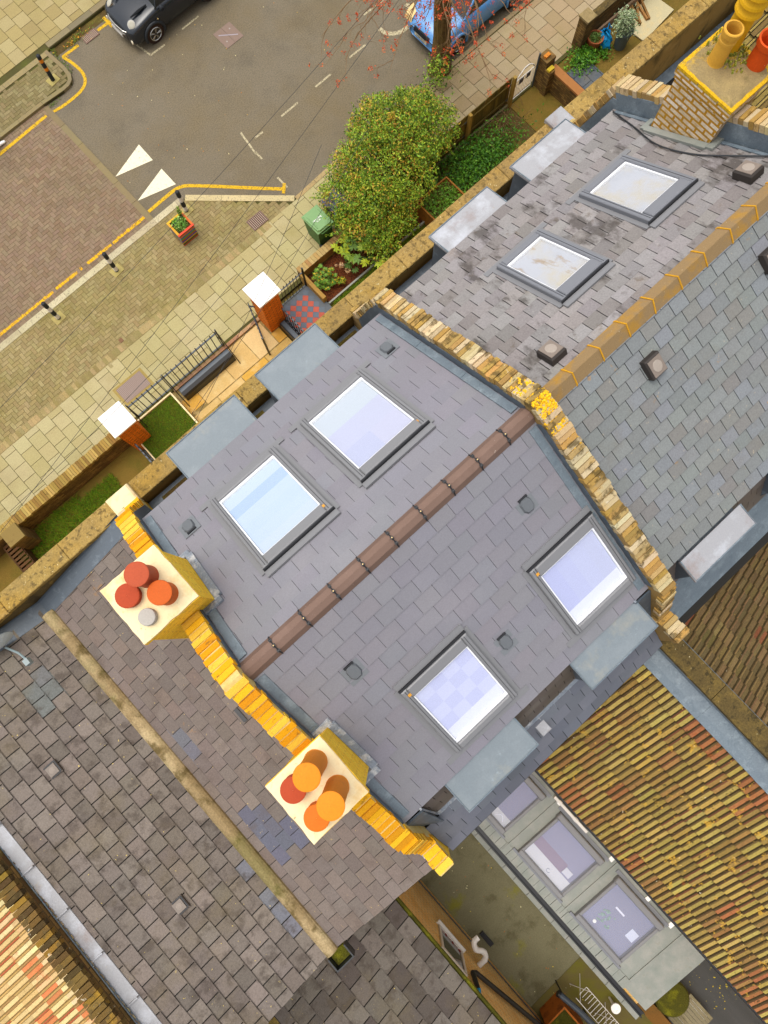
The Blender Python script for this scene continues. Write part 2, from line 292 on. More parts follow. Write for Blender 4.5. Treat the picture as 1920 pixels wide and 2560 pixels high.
# ---------------------------------------------------------------- ground, road, pavements
m = MB(); m.box(-60, 80, -80, 90, -.6, -.02); struct(m.build('ground', 'soil'))
m = MB(); m.box(-40, 60, 11.3, 20.62, -.3, 0); struct(m.build('road', 'asphalt'))
def inpoly(p, poly):
    x, y = p; r = False; j = len(poly)-1
    for i in range(len(poly)):
        (xi, yi), (xj, yj) = poly[i], poly[j]
        if (yi > y) != (yj > y) and x < (xj-xi)*(y-yi)/(yj-yi)+xi: r = not r
        j = i
    return r
def herring(mb, poly, z, th, cols, bw=.115):
    xs = [p[0] for p in poly]; ys = [p[1] for p in poly]; g = .004
    for i in range(int(min(xs)/bw)-2, int(max(xs)/bw)+3):
        for j in range(int(min(ys)/bw)-2, int(max(ys)/bw)+3):
            d = (i-j) % 4
            if d == 0: x0, x1, y0, y1 = i, i+2, j, j+1
            elif d == 3: x0, x1, y0, y1 = i, i+1, j, j+2
            else: continue
            x0 *= bw; x1 *= bw; y0 *= bw; y1 *= bw
            if not inpoly(((x0+x1)/2, (y0+y1)/2), poly): continue
            zz = z+th+R_(-.0012, .0012)
            mb.box(x0+g, x1-g, y0+g, y1-g, z, zz, vary(random.choice(cols), .06, .03))
TAB = [(-12, 13.87), (2.72, 13.87), (2.7, 19.15), (-12, 19.25)]
m = MB(); m.prism(TAB[:], 0.004, .012); struct(m.build('raised_table_joints', 'joint')); sc.objects['raised_table_joints'].name = 'raised_table'
tb = sc.objects['raised_table']
m = MB(); herring(m, [(-12, 13.8), (2.84, 13.8), (2.82, 19.22), (-12, 19.3)], .012, .010, [H('86705a'), H('8a745e'), H('826c54'), H('8c785e')]); struct(m.build('raised_table_paving', 'paver')); sc.objects['raised_table_paving'].name = 'road_paving'
m = MB()
for k in range(6): m.box(2.74, 2.93, 13.86+k*.88, 13.86+k*.88+.87, .002, .030, vary(H('877653'), .08))
struct(m.build('road_edging', 'kerb'))
# near pavement
NEAR = [(-40, 9.3), (60, 9.3), (60, 11.5), (6.5, 11.45), (4.02, 13.74), (3.9, 13.66), (-40, 13.66)]
m = MB(); m.prism(NEAR, -.25, .088); struct(m.build('pavement', 'joint'))
BR = [(-10, 11.15), (5.2, 11.15), (6.45, 11.3), (4.06, 13.72), (-10, 13.70)]
m = MB(); herring(m, BR, .088, .012, [H('968658'), H('928254'), H('9c8c60'), H('907e54')]); struct(m.build('pavement_bricks', 'paver_green'))
def slabs(mb, x0, x1, y0, y1, wx, wy, z, th, cols, stag=.5, poly=None, off=0):
    x = x0; k = 0
    while x < x1-.01:
        y = y0-(wy*stag if k % 2 else 0)-off
        while y < y1:
            a, b = max(y, y0), min(y+wy, y1)
            if b-a > .05 and (poly is None or inpoly((x+wx/2, (a+b)/2), poly)):
                mb.box(x+.007, min(x+wx, x1)-.007, a+.007, b-.007, z, z+th+R_(-.002, .003), vary(random.choice(cols), .035, .015))
            y += wy
        x += wx; k += 1
SC = [H('b0a474'), H('ac9f6e'), H('b4a87c')]
m = MB(); slabs(m, -8, 5.0, 9.42, 11.2, .43, .455, .088, .014, SC); slabs(m, 5.0, 8.0, 9.42, 11.4, .43, .455, .088, .014, SC, off=.2)
slabs(m, 8, 26, 9.4, 11.42, .46, .455, .088, .014, [H('a89270'), H('a28c68'), H('ad9a78')]); struct(m.build('pavement_slabs', 'slab'))
m = MB(); x = -9.0
while x < 5.3: m.box(x+.004, x+.111, 11.215, 11.44, .088, .1045+R_(0, .002), vary(random.choice([H('9a8a5c'), H('a89264'), H('8f8050')]), .08)); x += .115
struct(m.build('pavement_brick_border', 'paver_green'))
m = MB()
x = -10.0
while x < 3.9: L = R_(.75, .95); m.box(x+.004, min(x+L, 3.93)-.004, 13.655, 13.855, -.1, .112+R_(0, .004), vary(random.choice([H('b9ad8a'), H('c4b896'), H('ab9f78')]), .06)); x += L
def kerbrun(a, b, w, mb, cols, L=.9, z=.112):
    a = Vector(a); b = Vector(b); d = (b-a); n = max(1, round(d.length/L)); d.normalize(); q = Vector((-d.y, d.x))*w; s = (b-a).length/n
    for k in range(n):
        p0 = a+d*(k*s+.004); p1 = a+d*((k+1)*s-.004)
        mb.prism([tuple(p0), tuple(p1), tuple(p1+q), tuple(p0+q)], -.1, z+R_(0, .004), vary(random.choice(cols), .06))
kerbrun((3.98, 13.66), (6.4, 11.38), .19, m, [H('cdb98c'), H('c9b688')], 1.1)
kerbrun((6.5, 11.35), (8.1, 11.42), .13, m, [H('b39a68')]); kerbrun((8.1, 11.42), (30, 11.5), .13, m, [H('9c8a64')])
struct(m.build('kerb', 'kerb'))
# far pavement with its build-out
FB = [(-20, 19.22), (1.1, 19.22), (2.84, 19.17), (3.6, 19.12), (3.95, 19.18), (4.12, 19.42), (4.16, 20.0), (4.1, 20.62), (-20, 20.62)]
m = MB(); m.prism(FB, -.2, .088); m.prism([(-40, 20.6), (60, 20.6), (60, 40), (-40, 40)], -.25, .088); struct(m.build('pavement_far', 'joint')); sc.objects['pavement_far'].name = 'far_pavement'
m = MB(); herring(m, [(-8, 19.36), (2.9, 19.31), (3.7, 19.3), (3.98, 19.5), (4.0, 20.4), (-8, 20.4)], .088, .012, [H('857650'), H('7d7048'), H('8d8058')]); struct(m.build('far_pavement_bricks', 'paver_green'))
m = MB(); slabs(m, -8, 13, 20.84, 25.5, .46, .47, .088, .014, [H('a59460'), H('9d8c5a'), H('ab9b6c')]); struct(m.build('far_pavement_slabs', 'slab'))
m = MB(); kerbrun((-12, 19.22), (2.84, 19.17), .13, m, [H('8f8056')]); kerbrun((2.84, 19.17), (3.6, 19.12), .13, m, [H('8f8056')])
arc = [(3.6, 19.12), (3.85, 19.14), (4.03, 19.24), (4.13, 19.42), (4.16, 19.75), (4.1, 20.62)]
for a, b in zip(arc, arc[1:]): kerbrun(a, b, .12, m, [H('8a7a58')], 3)
kerbrun((4.2, 20.62), (30, 20.6), .2, m, [H('7f7358'), H('877a5a')]); kerbrun((-12, 20.44), (4.1, 20.42), .18, m, [H('97875c')]); struct(m.build('far_kerb', 'kerb'))
m = MB(); m.poly([(4.2, 20.62-.012, .004), (14, 20.6-.012, .004), (14, 20.25, .004), (4.2, 20.3, .004)]); struct(m.build('gutter_dirt', 'soil'))
# road markings
def band(pts, w, z=.006):
    mb = MB(); P = [Vector(p) for p in pts]; Ls = []; Rs = []
    for k, p in enumerate(P):
        d = (P[min(k+1, len(P)-1)]-P[max(k-1, 0)]).normalized(); q = Vector((-d.y, d.x))*w/2; Ls.append(p+q); Rs.append(p-q)
    for k in range(len(P)-1): mb.poly([(*Rs[k], z), (*Rs[k+1], z), (*Ls[k+1], z), (*Ls[k], z)])
    return mb
def smoothline(P, n=6):
    out = []; P = [Vector(p) for p in P]
    for i in range(len(P)-1):
        p0 = P[max(i-1, 0)]; p1 = P[i]; p2 = P[i+1]; p3 = P[min(i+2, len(P)-1)]
        for k in range(n):
            t = k/n; out.append(.5*((2*p1)+(-p0+p2)*t+(2*p0-5*p1+4*p2-p3)*t*t+(-p0+3*p1-3*p2+p3)*t**3))
    out.append(P[-1]); return out
struct(band(smoothline([(2.95, 14.2), (3.6, 14.22), (4.17, 14.18), (4.63, 13.82), (5.88, 12.55), (6.45, 11.98)]), .11).build('road_marking', 'yellow_paint'))
struct(band([(6.36, 11.86), (6.6, 12.1)], .1, .010).build('road_marking', 'yellow_paint'))
mb = MB(); x = -8.0
while x < 2.6:
    L = random.choice([.05, .09, .1, .11, .2]);
    if random.random() < .86:
        a, b = 14.085+R_(-.008, .012), 14.19+R_(-.02, .008); mb.poly([(x+.006, a, .0265), (x+L-.006, a+R_(-.006, .006), .0265), (x+L-.006, b, .0265), (x+.006, b+R_(-.006, .006), .0265)])
    x += L
struct(mb.build('road_marking', 'yellow_worn'))
struct(band([(-8, 18.8), (.8, 18.82), (2.68, 18.88)], .11, .0265).build('road_marking', 'yellow_paint'))
struct(band(smoothline([(2.9, 18.86), (3.34, 18.80), (3.96, 18.82), (4.3, 18.98), (4.45, 19.3), (4.43, 19.8), (4.34, 20.17)])+[Vector((4.97, 20.16))], .1).build('road_marking', 'yellow_paint'))
struct(band([(5.75, 20.15), (6.3, 20.14)], .1).build('road_marking', 'yellow_paint')); struct(band([(6.18, 19.93), (6.18, 20.4)], .1, .010).build('road_marking', 'yellow_paint'))
for tri in ([(4.17, 16.15), (4.15, 15.45), (2.95, 15.80)], [(4.16, 15.04), (4.15, 14.34), (2.94, 14.71)]):
    mb = MB(); mb.poly([(*p, .006) for p in reversed(tri)]); struct(mb.build('road_marking', 'white_paint'))
for a, b in [((8.03, 13.87), (8.72, 13.88)), ((9.48, 13.91), (10.13, 13.92)), ((10.94, 13.95), (11.63, 13.95)), ((6.95, 13.87), (7.26, 13.86)), ((7.74, 18.34), (8.43, 18.35)), ((12.3, 14.78), (13.2, 14.74)), ((6.58, 12.39), (6.58, 11.93)), ((6.64, 13.5), (6.64, 13.18)), ((6.74, 14.31), (6.61, 13.43)), ((6.33, 18.91), (6.42, 18.32)), ((6.42, 18.31), (6.99, 18.29))]:
    struct(band([a, b], .06).build('road_marking', 'faded_paint'))
ring = [(12.95+.62*math.cos(t*.3), 14.0+.5*math.sin(t*.3)) for t in range(10, 23)]
struct(band(ring, .14).build('road_marking', 'faded_paint'))
# soil and beds in the front gardens
def sheet(name, mt, x0, x1, y0, y1, z, kind='structure'):
    mb = MB(); mb.box(x0, x1, y0, y1, z-.2, z); return struct(mb.build(name, mt), kind)
sheet('garden_soil', 'gravelsoil', -12, -1.95, 4.5, 9.2, .05); sheet('garden_soil', 'mulch', 5.02, 8.9, 8.25, 9.3, .06); sheet('garden_strip', 'grassbase', 4.9, 8.9, 4.5, 8.2, .03)
sheet('garden_soil', 'soil', 8.92, 13.4, 4.5, 9.3, .03); sheet('garden_path', 'gravelsoil', 13.4, 14.8, 4.5, 9.34, .05); sheet('garden_soil', 'gravelsoil', 14.8, 30, 4.5, 9.3, .04)
# rear ground
m = MB(); m.box(-3.9, -1.7, -9.32, -2.8, -.2, .03); struct(m.build('yard_floor', 'yard'))
m = MB(); m.box(-3.9, -1.7, -16, -9.33, -.2, .022); struct(m.build('yard_back_floor', 'yard_dark'))
m = MB(); m.box(-1.68, .3, -18, -9.7, -.2, .02); struct(m.build('patio', 'patio_dark'))
# ---------------------------------------------------------------- roofs
ZR, YR, SL = 11.75, .76, 1.5/2.65
CT = 1/math.sqrt(1+SL*SL); ST = SL*CT
def front(x, yh, h): return (x, yh+h*ST, ZR-(yh-YR)*SL+h*CT)
def rear(x, yh, h): return (x, yh-h*ST, ZR-(YR-yh)*SL+h*CT)
def slates(mb, O, U, S, width, length, w, g, cols, lift=.012, gap=.004, stag=.5, jit=.03, miss=None, hj=0., jv=.05, edge=1.):
    """rows of overlapping slates laid up the direction S from the eave O, along U"""
    O = Vector(O); U = Vector(U).normalized(); S = Vector(S).normalized(); Nn = U.cross(S).normalized()
    if Nn.z < 0: Nn = -Nn
    n = int(math.ceil(length/g)); lw, lk = (.015, .58) if edge < 1 else ((.007, 1.22) if edge > 1 else (0, 1))  # dark rows: contact shade and joint dirt put into strip and edge colour
    for r in range(n):
        s0 = r*g; s1 = min(s0+g*1.06, length); u = -(w*stag if r % 2 else 0)+R_(-.01, .01)
        while u < width:
            a = max(u+gap, 0); b = min(u+w-gap, width)
            if b-a > .02 and not (miss and miss((a+b)/2, s0)):
                c = vary(random.choice(cols), jit+jv, .02); h = lift+R_(0, .004)+hj*random.random(); k = R_(-.004, .004)*(1 if hj else .2); e = R_(-.003, .003)
                P = [O+U*a+S*(s0+e), O+U*b+S*(s0+e+k), O+U*b+S*s1, O+U*a+S*s1]
                T = [P[0]+Nn*h, P[1]+Nn*h, P[2]+Nn*.002, P[3]+Nn*.002]
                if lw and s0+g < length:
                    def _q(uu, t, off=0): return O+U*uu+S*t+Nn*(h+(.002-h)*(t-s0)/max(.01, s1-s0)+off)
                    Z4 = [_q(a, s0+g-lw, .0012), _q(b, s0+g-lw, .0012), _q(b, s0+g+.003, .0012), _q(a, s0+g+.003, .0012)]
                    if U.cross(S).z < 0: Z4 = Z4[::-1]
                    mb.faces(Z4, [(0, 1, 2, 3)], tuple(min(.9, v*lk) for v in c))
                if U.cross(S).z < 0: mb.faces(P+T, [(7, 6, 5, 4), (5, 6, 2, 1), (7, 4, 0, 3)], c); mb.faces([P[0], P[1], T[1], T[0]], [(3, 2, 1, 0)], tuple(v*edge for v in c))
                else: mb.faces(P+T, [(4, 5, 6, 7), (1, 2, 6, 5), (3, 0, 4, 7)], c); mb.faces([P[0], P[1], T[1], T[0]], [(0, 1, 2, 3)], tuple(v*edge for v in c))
            u += w
NEW = [H('858389'), H('838188'), H('86848b')]
OLD = [H('918c8b'), H('8a8584'), H('96918f'), H('8e8885'), H('827c79')]
GREY = [H('828583'), H('7f8281'), H('868987'), H('82817d'), H('84878a')]
def mansard(house, x0, x1, cf, cr, matf, matr, wf, gf, wr, gr, hj=0.):
    th = math.hypot(2.65, 1.5); w = x1-x0
    u = MB(); u.extr_x([(3.4, 10.25), (YR, ZR), (-1.9, 10.25), (-1.86, 10.17), (YR, ZR-.09), (3.36, 10.17)], x0, x1); rf = u.build('roof', 'under', house)
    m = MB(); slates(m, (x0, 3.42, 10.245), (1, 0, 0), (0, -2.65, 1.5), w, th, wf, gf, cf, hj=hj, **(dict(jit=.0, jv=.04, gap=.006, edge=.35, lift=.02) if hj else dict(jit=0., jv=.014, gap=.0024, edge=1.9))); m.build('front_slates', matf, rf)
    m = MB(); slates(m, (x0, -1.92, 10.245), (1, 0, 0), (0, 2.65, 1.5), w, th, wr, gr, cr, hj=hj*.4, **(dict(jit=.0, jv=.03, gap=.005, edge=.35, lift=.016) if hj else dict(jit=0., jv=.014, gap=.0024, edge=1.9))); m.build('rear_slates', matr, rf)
    # steep faces and lower rear slope
    u = MB(); u.extr_x([(3.3, 10.15), (3.72, 8.72), (3.6, 8.6), (-2.2, 8.6), (-2.97, 8.5), (-3.02, 8.6), (-2.34, 9.18), (-1.84, 10.15)], x0, x1); st = u.build('lower_roof', 'under', house)
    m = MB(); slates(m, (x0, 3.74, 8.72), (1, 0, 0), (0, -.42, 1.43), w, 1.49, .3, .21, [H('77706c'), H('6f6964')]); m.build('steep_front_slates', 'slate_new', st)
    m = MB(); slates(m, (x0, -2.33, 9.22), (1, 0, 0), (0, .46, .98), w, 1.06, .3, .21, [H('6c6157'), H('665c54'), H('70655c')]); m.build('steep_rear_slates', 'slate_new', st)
    return rf, st
def skylight(house, xf, x0, x1, y0, y1, hoodlow, sticker, tintcol, pat=None, fr='frame_grey', dirt=False):
    """sloping roof window: y0/y1 plan limits, hoodlow = the side (in y) that carries the deep hood"""
    f = MB(xf); hb = .13 if not dirt else .16; t = .085; e = .01
    f.box(x0, x0+t, y0, y1, .0, .10, ch=.012); f.box(x1-t, x1, y0, y1, .0, .10, ch=.012)
    lo, hi = (y0, y1)
    if hoodlow: f.box(x0+t+.002, x1-t-.002, y0, y0+hb, .0, .112, ch=.012); f.box(x0+t+.002, x1-t-.002, y1-t, y1, .0, .10, ch=.012)
    else: f.box(x0+t+.002, x1-t-.002, y1-hb, y1, .0, .112, ch=.012); f.box(x0+t+.002, x1-t-.002, y0, y0+t, .0, .10, ch=.012)
    w = f.build('skylight_frame', fr, house); ins = t+.0
    yy0 = y0+(hb if hoodlow else t); yy1 = y1-(t if hoodlow else hb)
    for bx in ((x0+.045, x0+.052), (x1-.052, x1-.045)): q = MB(xf); q.box(bx[0], bx[1], y0+.01, y1-.01, .1005, .103); q.build('sash_line', 'frame_black', w)
    g = MB(xf); g.poly([(x0+ins, yy0, .07), (x1-ins, yy0, .07), (x1-ins, yy1, .07), (x0+ins, yy1, .07)]); g.build('glass', 'glass', w)
    s = MB(xf); a = .012
    for bx in ((x0+ins+.002, x0+ins+.022, yy0+.002, yy1-.002), (x1-ins-.022, x1-ins-.002, yy0+.002, yy1-.002)): s.box(*bx, .02, .066)
    s.box(x0+ins+.023, x1-ins-.023, yy0+.002, yy0+.03, .02, .066); s.box(x0+ins+.023, x1-ins-.023, yy1-.03, yy1-.002, .02, .066)
    s.build('reveal', 'white_stone', w)
    b = MB(xf); nx, ny = (pat or (1, 1, None))[:2]
    X0, X1, Y0, Y1 = x0+ins+.024, x1-ins-.024, yy0+.032, yy1-.032
    for i in range(nx):
        for j in range(ny):
            c = pat[2](i, j) if pat else tintcol
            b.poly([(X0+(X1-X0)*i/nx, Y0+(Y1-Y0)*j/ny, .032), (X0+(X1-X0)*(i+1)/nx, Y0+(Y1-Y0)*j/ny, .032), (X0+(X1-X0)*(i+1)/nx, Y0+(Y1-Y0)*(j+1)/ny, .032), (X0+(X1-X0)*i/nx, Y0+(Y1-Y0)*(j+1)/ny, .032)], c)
    b.build('reflection_tint', 'dirty_pane' if dirt else 'plain', w)  # opaque sheet under glass: sky reflection, room tones and dirt put into its colour
    l = MB(xf); fw = .07   # flashing collar
    l.box(x0-fw, x0-.002, y0-.02, y1+.02, .012, .03); l.box(x1+.002, x1+fw, y0-.02, y1+.02, .012, .03)
    if hoodlow: l.box(x0-.02, x1+.02, y0-.10, y0-.022, .012, .05); l.box(x0-.17, x1+.17, y1+.022, y1+.10, .012, .028)
    else: l.box(x0-.02, x1+.02, y1+.022, y1+.10, .012, .05); l.box(x0-.17, x1+.17, y0-.10, y0-.022, .012, .028)
    l.build('collar', 'frame_grey', w)
    k = MB(xf); d = .03
    if hoodlow: k.box(x0-.012, x1+.012, y0-.018, y0-.002, .01, .085)
    else: k.box(x0-.012, x1+.012, y1+.002, y1+.018, .01, .085)
    k.build('seal', 'frame_black', w)
    if sticker:
        q = MB(xf); sx, sy = sticker; q.box(sx-.022, sx+.022, sy-.018, sy+.018, .1005, .104, H('e0a03c')); q.build('sticker', 'plain', w)
    return w
def vent_new(house, xf, x, y, up):
    m = MB(xf); m.box(x-.13, x+.13, y-.13, y+.10, .014, .022, H('7c8084'))
    a, b = .075, .085; pl = [(-a, -b*.5), (-a*.55, -b), (a*.55, -b), (a, -b*.5), (a, b*.5), (a*.55, b), (-a*.55, b), (-a, b*.5)]
    q = MB(xf); top = [(x+px*.9, y+py*.9+up*.01) for px, py in pl]; bot = [(x+px*1.12, y+py*1.12) for px, py in pl]
    n = 8; q.faces([(*p, .022) for p in bot]+[(*p, .06) for p in top], [tuple(range(n, 2*n))]+[(k, (k+1) % n, n+(k+1) % n, n+k) for k in range(n)], H('6c7074'))
    v = m.build('roof_vent', 'plain', house); q.build('hood', 'plain', v)
    g = MB(xf); g.box(x-.07, x+.07, y+up*.098-.012, y+up*.098+.012, .023, .045); g.build('slot', 'frame_black', v)
def vent_old(house, xf, x, y):
    m = MB(xf); m.box(x-.12, x+.12, y-.12, y+.12, .02, .14, H('3c3632'), ch=.02); v = m.build('roof_vent', 'plain', house)
    q = MB(xf); q.box(x-.10, x+.10, y-.10, y+.10, .142, .15, H('8a7d72')); q.lathe(x, y, [(.07, .151), (.065, .156), (.03, .158)], 16, H('a89c90')); q.build('vent_cap', 'plain', v)
def ridge(house, x0, x1, mt, wd, step, clips, round_=True):
    pf = [(-wd, -.09), (-wd*.98, -.055), (-wd*.6, .03), (0, .07 if round_ else .085), (wd*.6, .03), (wd*.98, -.055), (wd, -.09)] if round_ else [(-wd, -.075), (-wd*.97, -.05), (0, .085), (wd*.97, -.05), (wd, -.075)]
    par = None; x = x0
    while x < x1-.01:
        xe = min(x+step, x1); mb = MB(); mb.extr_x([(YR+a, ZR+.01+b) for a, b in pf], x+.004, xe-.004)
        o = mb.build('ridge_tile', mt, house, smooth=False)
        if clips and xe < x1-.01:
            c = MB(); pts = [(xe, YR+a*1.01, ZR+.018+b) for a, b in pf[1:-1]]; c.tube(pts, .009, 6)
            for t, (a, b) in zip((0, 2, 4), (pf[2], pf[3], pf[4])):
                for dx in (-.014, .014): c.box(xe+dx-.005, xe+dx+.005, YR+a-.02, YR+a+.02, ZR+b, ZR+b+.03)
                c.lathe(xe, YR+a, [(.014, ZR+b), (.014, ZR+b+.032), (.008, ZR+b+.036)], 8)
            u = c.build('ridge_clip', 'frame_black', o); s = MB(); s.lathe(xe, YR, [(.009, ZR+.1), (.009, ZR+.118), (.004, ZR+.121)], 8, H('e8c890')); s.build('screw', 'plain', o)
        elif not round_ and xe < x1-.01:
            c = MB(); c.tube([(xe+R_(-.01, .01), YR+a*1.01, ZR+.018+b) for a, b in pf], .011, 6); c.build('mortar_joint', 'lichen_mortar', o)
        x = xe
def dormer(house, x0, x1, yin, yout, mt, zt=10.14, front_=True, lip=.03):
    s = 1 if front_ else -1; m = MB(); yy = yout-s*.07
    m.box(x0+.06, x1-.06, yin-s*.25, yy, 8.9 if front_ else 9.18, zt-.06); d = m.build('dormer', 'lead_dark', house)
    t = MB(); zi = zt+.09; a, b = sorted((yin, yout))
    P = [(x0, yin, zi-.045), (x1, yin, zi-.045), (x1, yout, zt-.045), (x0, yout, zt-.045)]; Q = [(p[0], p[1], p[2]+.045) for p in P]
    t.hexa((P if not front_ else P[::-1])+(Q if not front_ else Q[::-1])) if False else t.faces(P+Q, [(0, 1, 2, 3), (4, 5, 6, 7), (0, 1, 5, 4), (1, 2, 6, 5), (2, 3, 7, 6), (3, 0, 4, 7)])
    t.build('dormer_roof', mt, d)
    e = MB(); e.tube([(x0+.012, yin, zi+.004), (x0+.012, yout-s*.01, zt+.004), (x1-.012, yout-s*.01, zt+.004), (x1-.012, yin, zi+.004)], .012, 6); e.build('drip_edge', 'lead', d)
    w = MB(); w.box(x0+.14, x1-.14, yy, yy+s*.03, 9.3, zt-.12); wf = w.build('window_frame', 'white_plastic', d)
    g = MB(); g.box(x0+.2, x1-.2, yy+s*.032, yy+s*.036, 9.36, zt-.18); g.build('pane', 'carglass', wf)
    return d
def house_body(h, x0, x1, mt, y0=-2.95, y1=4.4, z=8.5):
    m = MB(); m.box(x0, x1, y0, y1, -.1, z); w = m.build('wall', mt, h)
    for fl in (3.9, 6.6):
        for cx in (x0+(x1-x0)*.28, x0+(x1-x0)*.74):
            f = MB(); f.box(cx-.5, cx+.5, y1+.002, y1+.04, fl-.8, fl+.8); fo = f.build('window', 'white_plastic', h); g = MB(); g.box(cx-.43, cx+.43, y1+.041, y1+.045, fl-.73, fl+.73); g.build('pane', 'carglass', fo)
    return w
# ---- the newly slated house
h1 = thing('terraced_house', 'terraced house with smooth new grey slate roof, brown ridge and four large bright skylights', 'house', (.66, 1, 0))
house_body(h1, -1.79, 3.0, 'brick_tan')
mansard(h1, -1.57, 2.89, NEW, NEW, 'slate_new', 'slate_new', .3, .229, .3, .229)
ridge(h1, -1.57, 2.885, 'ridge_brown', .125, .449, True)
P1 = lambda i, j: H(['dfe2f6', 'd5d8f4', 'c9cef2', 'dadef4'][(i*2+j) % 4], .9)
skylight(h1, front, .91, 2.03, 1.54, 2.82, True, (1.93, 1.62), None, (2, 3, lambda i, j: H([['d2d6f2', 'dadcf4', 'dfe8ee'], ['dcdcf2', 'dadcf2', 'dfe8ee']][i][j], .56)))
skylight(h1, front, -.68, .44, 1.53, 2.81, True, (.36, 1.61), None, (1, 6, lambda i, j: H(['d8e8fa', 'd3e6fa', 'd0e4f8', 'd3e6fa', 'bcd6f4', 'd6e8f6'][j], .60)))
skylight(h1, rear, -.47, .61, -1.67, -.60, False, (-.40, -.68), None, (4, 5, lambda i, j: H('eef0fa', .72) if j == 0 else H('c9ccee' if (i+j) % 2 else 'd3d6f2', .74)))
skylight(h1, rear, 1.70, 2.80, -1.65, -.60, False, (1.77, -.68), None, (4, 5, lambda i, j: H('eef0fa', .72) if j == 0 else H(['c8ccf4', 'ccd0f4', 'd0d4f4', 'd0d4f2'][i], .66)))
vent_new(h1, front, 2.51, 2.86, -1); vent_new(h1, front, -1.1, 2.80, -1); vent_new(h1, rear, -.69, -.05, 1); vent_new(h1, rear, .93, -1.08, 1); vent_new(h1, rear, 2.2, .0, 1)
dormer(h1, -.73, .55, 3.40, 3.97, 'lead_new'); dormer(h1, .95, 2.12, 3.40, 3.99, 'lead_new')
dormer(h1, -.88, .39, -1.9, -2.42, 'lead_new', 10.13, False); dormer(h1, 1.40, 2.66, -1.9, -2.40, 'lead_new', 10.13, False)
m = MB(); m.box(-1.59, 2.9, 3.72, 4.12, 8.5, 8.64); m.box(-1.4, -.2, 3.95, 4.08, 8.641, 8.65); gt = m.build('box_gutter', 'lead_dark', h1)
m = MB()
for a, b, c_ in ((-1.35, -.85, 'a08050'), (.62, .8, '6a5a3a'), (2.3, 2.85, 'a08a2c')): m = MB(); m.box(a, b, 3.93, 4.05, 8.651, 8.658, H(c_)); m.build('silt', 'soil', gt)
m = MB(); m.lathe(-1.3, 3.93, [(.05, 8.651), (.05, 8.656), (.035, 8.657), (.03, 8.652)], 12); m.build('outlet', 'frame_black', gt)
def parapet(h, x0, x1, mt='render', za=9.02, zb=8.4):
    m = MB(); m.box(x0, x1, 4.16, 4.42, zb, za-.10); w = m.build('parapet_wall', mt, h)
    m = MB(); x = x0
    while x < x1-.02:
        L = R_(.95, 1.25); xe = min(x+L, x1); xe = x1 if x1-xe < .3 else xe
        m.box(x+.003, xe-.003, 4.125+R_(-.006, .006), 4.46+R_(-.006, .006), za-.10, za+R_(-.004, .004), vary(H('a88a4c'), .08), ch=.01); x = xe
    m.build('parapet_coping', 'coping', h)
parapet(h1, -1.69, 3.0)
# rear flashings of the mansard
def rear_flash(h, x0, x1):
    m = MB(); m.box(x0, x1, -2.44, -2.30, 9.17, 9.185); 
    P = [(x0, -2.31, 9.26), (x1, -2.31, 9.26), (x1, -2.47, 9.12), (x0, -2.47, 9.12)]
    mm = MB(); mm.faces(P+[(a, b, c+.012) for a, b, c in P], [(4, 5, 6, 7), (0, 1, 2, 3), (0, 1, 5, 4), (2, 3, 7, 6), (1, 2, 6, 5), (3, 0, 4, 7)]); mm.build('apron_flashing', 'lead_scuff', h)
rear_flash(h1, -1.3, 2.88)
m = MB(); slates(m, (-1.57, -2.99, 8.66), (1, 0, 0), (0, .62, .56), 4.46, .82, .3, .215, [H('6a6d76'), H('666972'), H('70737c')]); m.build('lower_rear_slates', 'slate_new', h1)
# white pipe box and soil pipe by the eaves
m = MB(); m.box(.55, .72, -2.62, -2.44, 9.0, 9.17, W1, ch=.01); m.build('vent_box', 'lead_old', h1)
# ---- right neighbour
h2 = thing('terraced_house', 'weathered slate roofed terraced house with two dirty skylights and lichened tan ridge', 'house', (5.4, 1, 0))
house_body(h2, 3.02, 7.78, 'brick_tan')
mansard(h2, 3.12, 7.66, OLD, GREY, 'slate_old', 'slate_grey', .25, .2, .25, .195, hj=.006)
ridge(h2, 3.12, 12, 'ridge_tan', .135, .45, False, False) if False else ridge(h2, 3.12, 7.67, 'ridge_tan', .135, .45, False, False)
bl = lambda i, j: H(['d8d4cc', 'd0cfd0', 'cdd0d4', 'd6d2ca'][(i+j) % 4], .9)
s1 = skylight(h2, front, 5.95, 6.84, 1.55, 2.61, True, None, None, (3, 3, bl), 'frame_dark', True)
s2 = skylight(h2, front, 4.36, 5.18, 1.54, 2.61, True, None, None, (3, 3, bl), 'frame_dark', True)
vent_old(h2, front, 7.2, 1.13); vent_old(h2, front, 3.67, 1.10); vent_old(h2, rear, 4.52, .22); vent_old(h2, rear, 6.62, .2)
dormer(h2, 4.25, 5.45, 3.42, 3.86, 'lead_old'); dormer(h2, 5.92, 7.1, 3.42, 3.86, 'lead_old')
dormer(h2, 3.46, 4.66, -1.98, -2.34, 'lead_old', 10.12, False); dormer(h2, 5.3, 6.5, -1.98, -2.34, 'lead_old', 10.12, False)
m = MB(); m.box(3.12, 7.66, 3.72, 4.12, 8.5, 8.62); m.build('box_gutter', 'lead_dark', h2); parapet(h2, 3.0, 7.78)
P = [(3.12, -2.3, 9.24), (7.66, -2.3, 9.24), (7.66, -2.87, 8.72), (3.12, -2.87, 8.72)]
m = MB(); m.faces(P+[(a, b, c+.03) for a, b, c in P], [(0, 1, 2, 3), (4, 5, 6, 7), (0, 1, 5, 4), (2, 3, 7, 6), (1, 2, 6, 5), (3, 0, 4, 7)]); m.build('lead_apron', 'lead', h2)
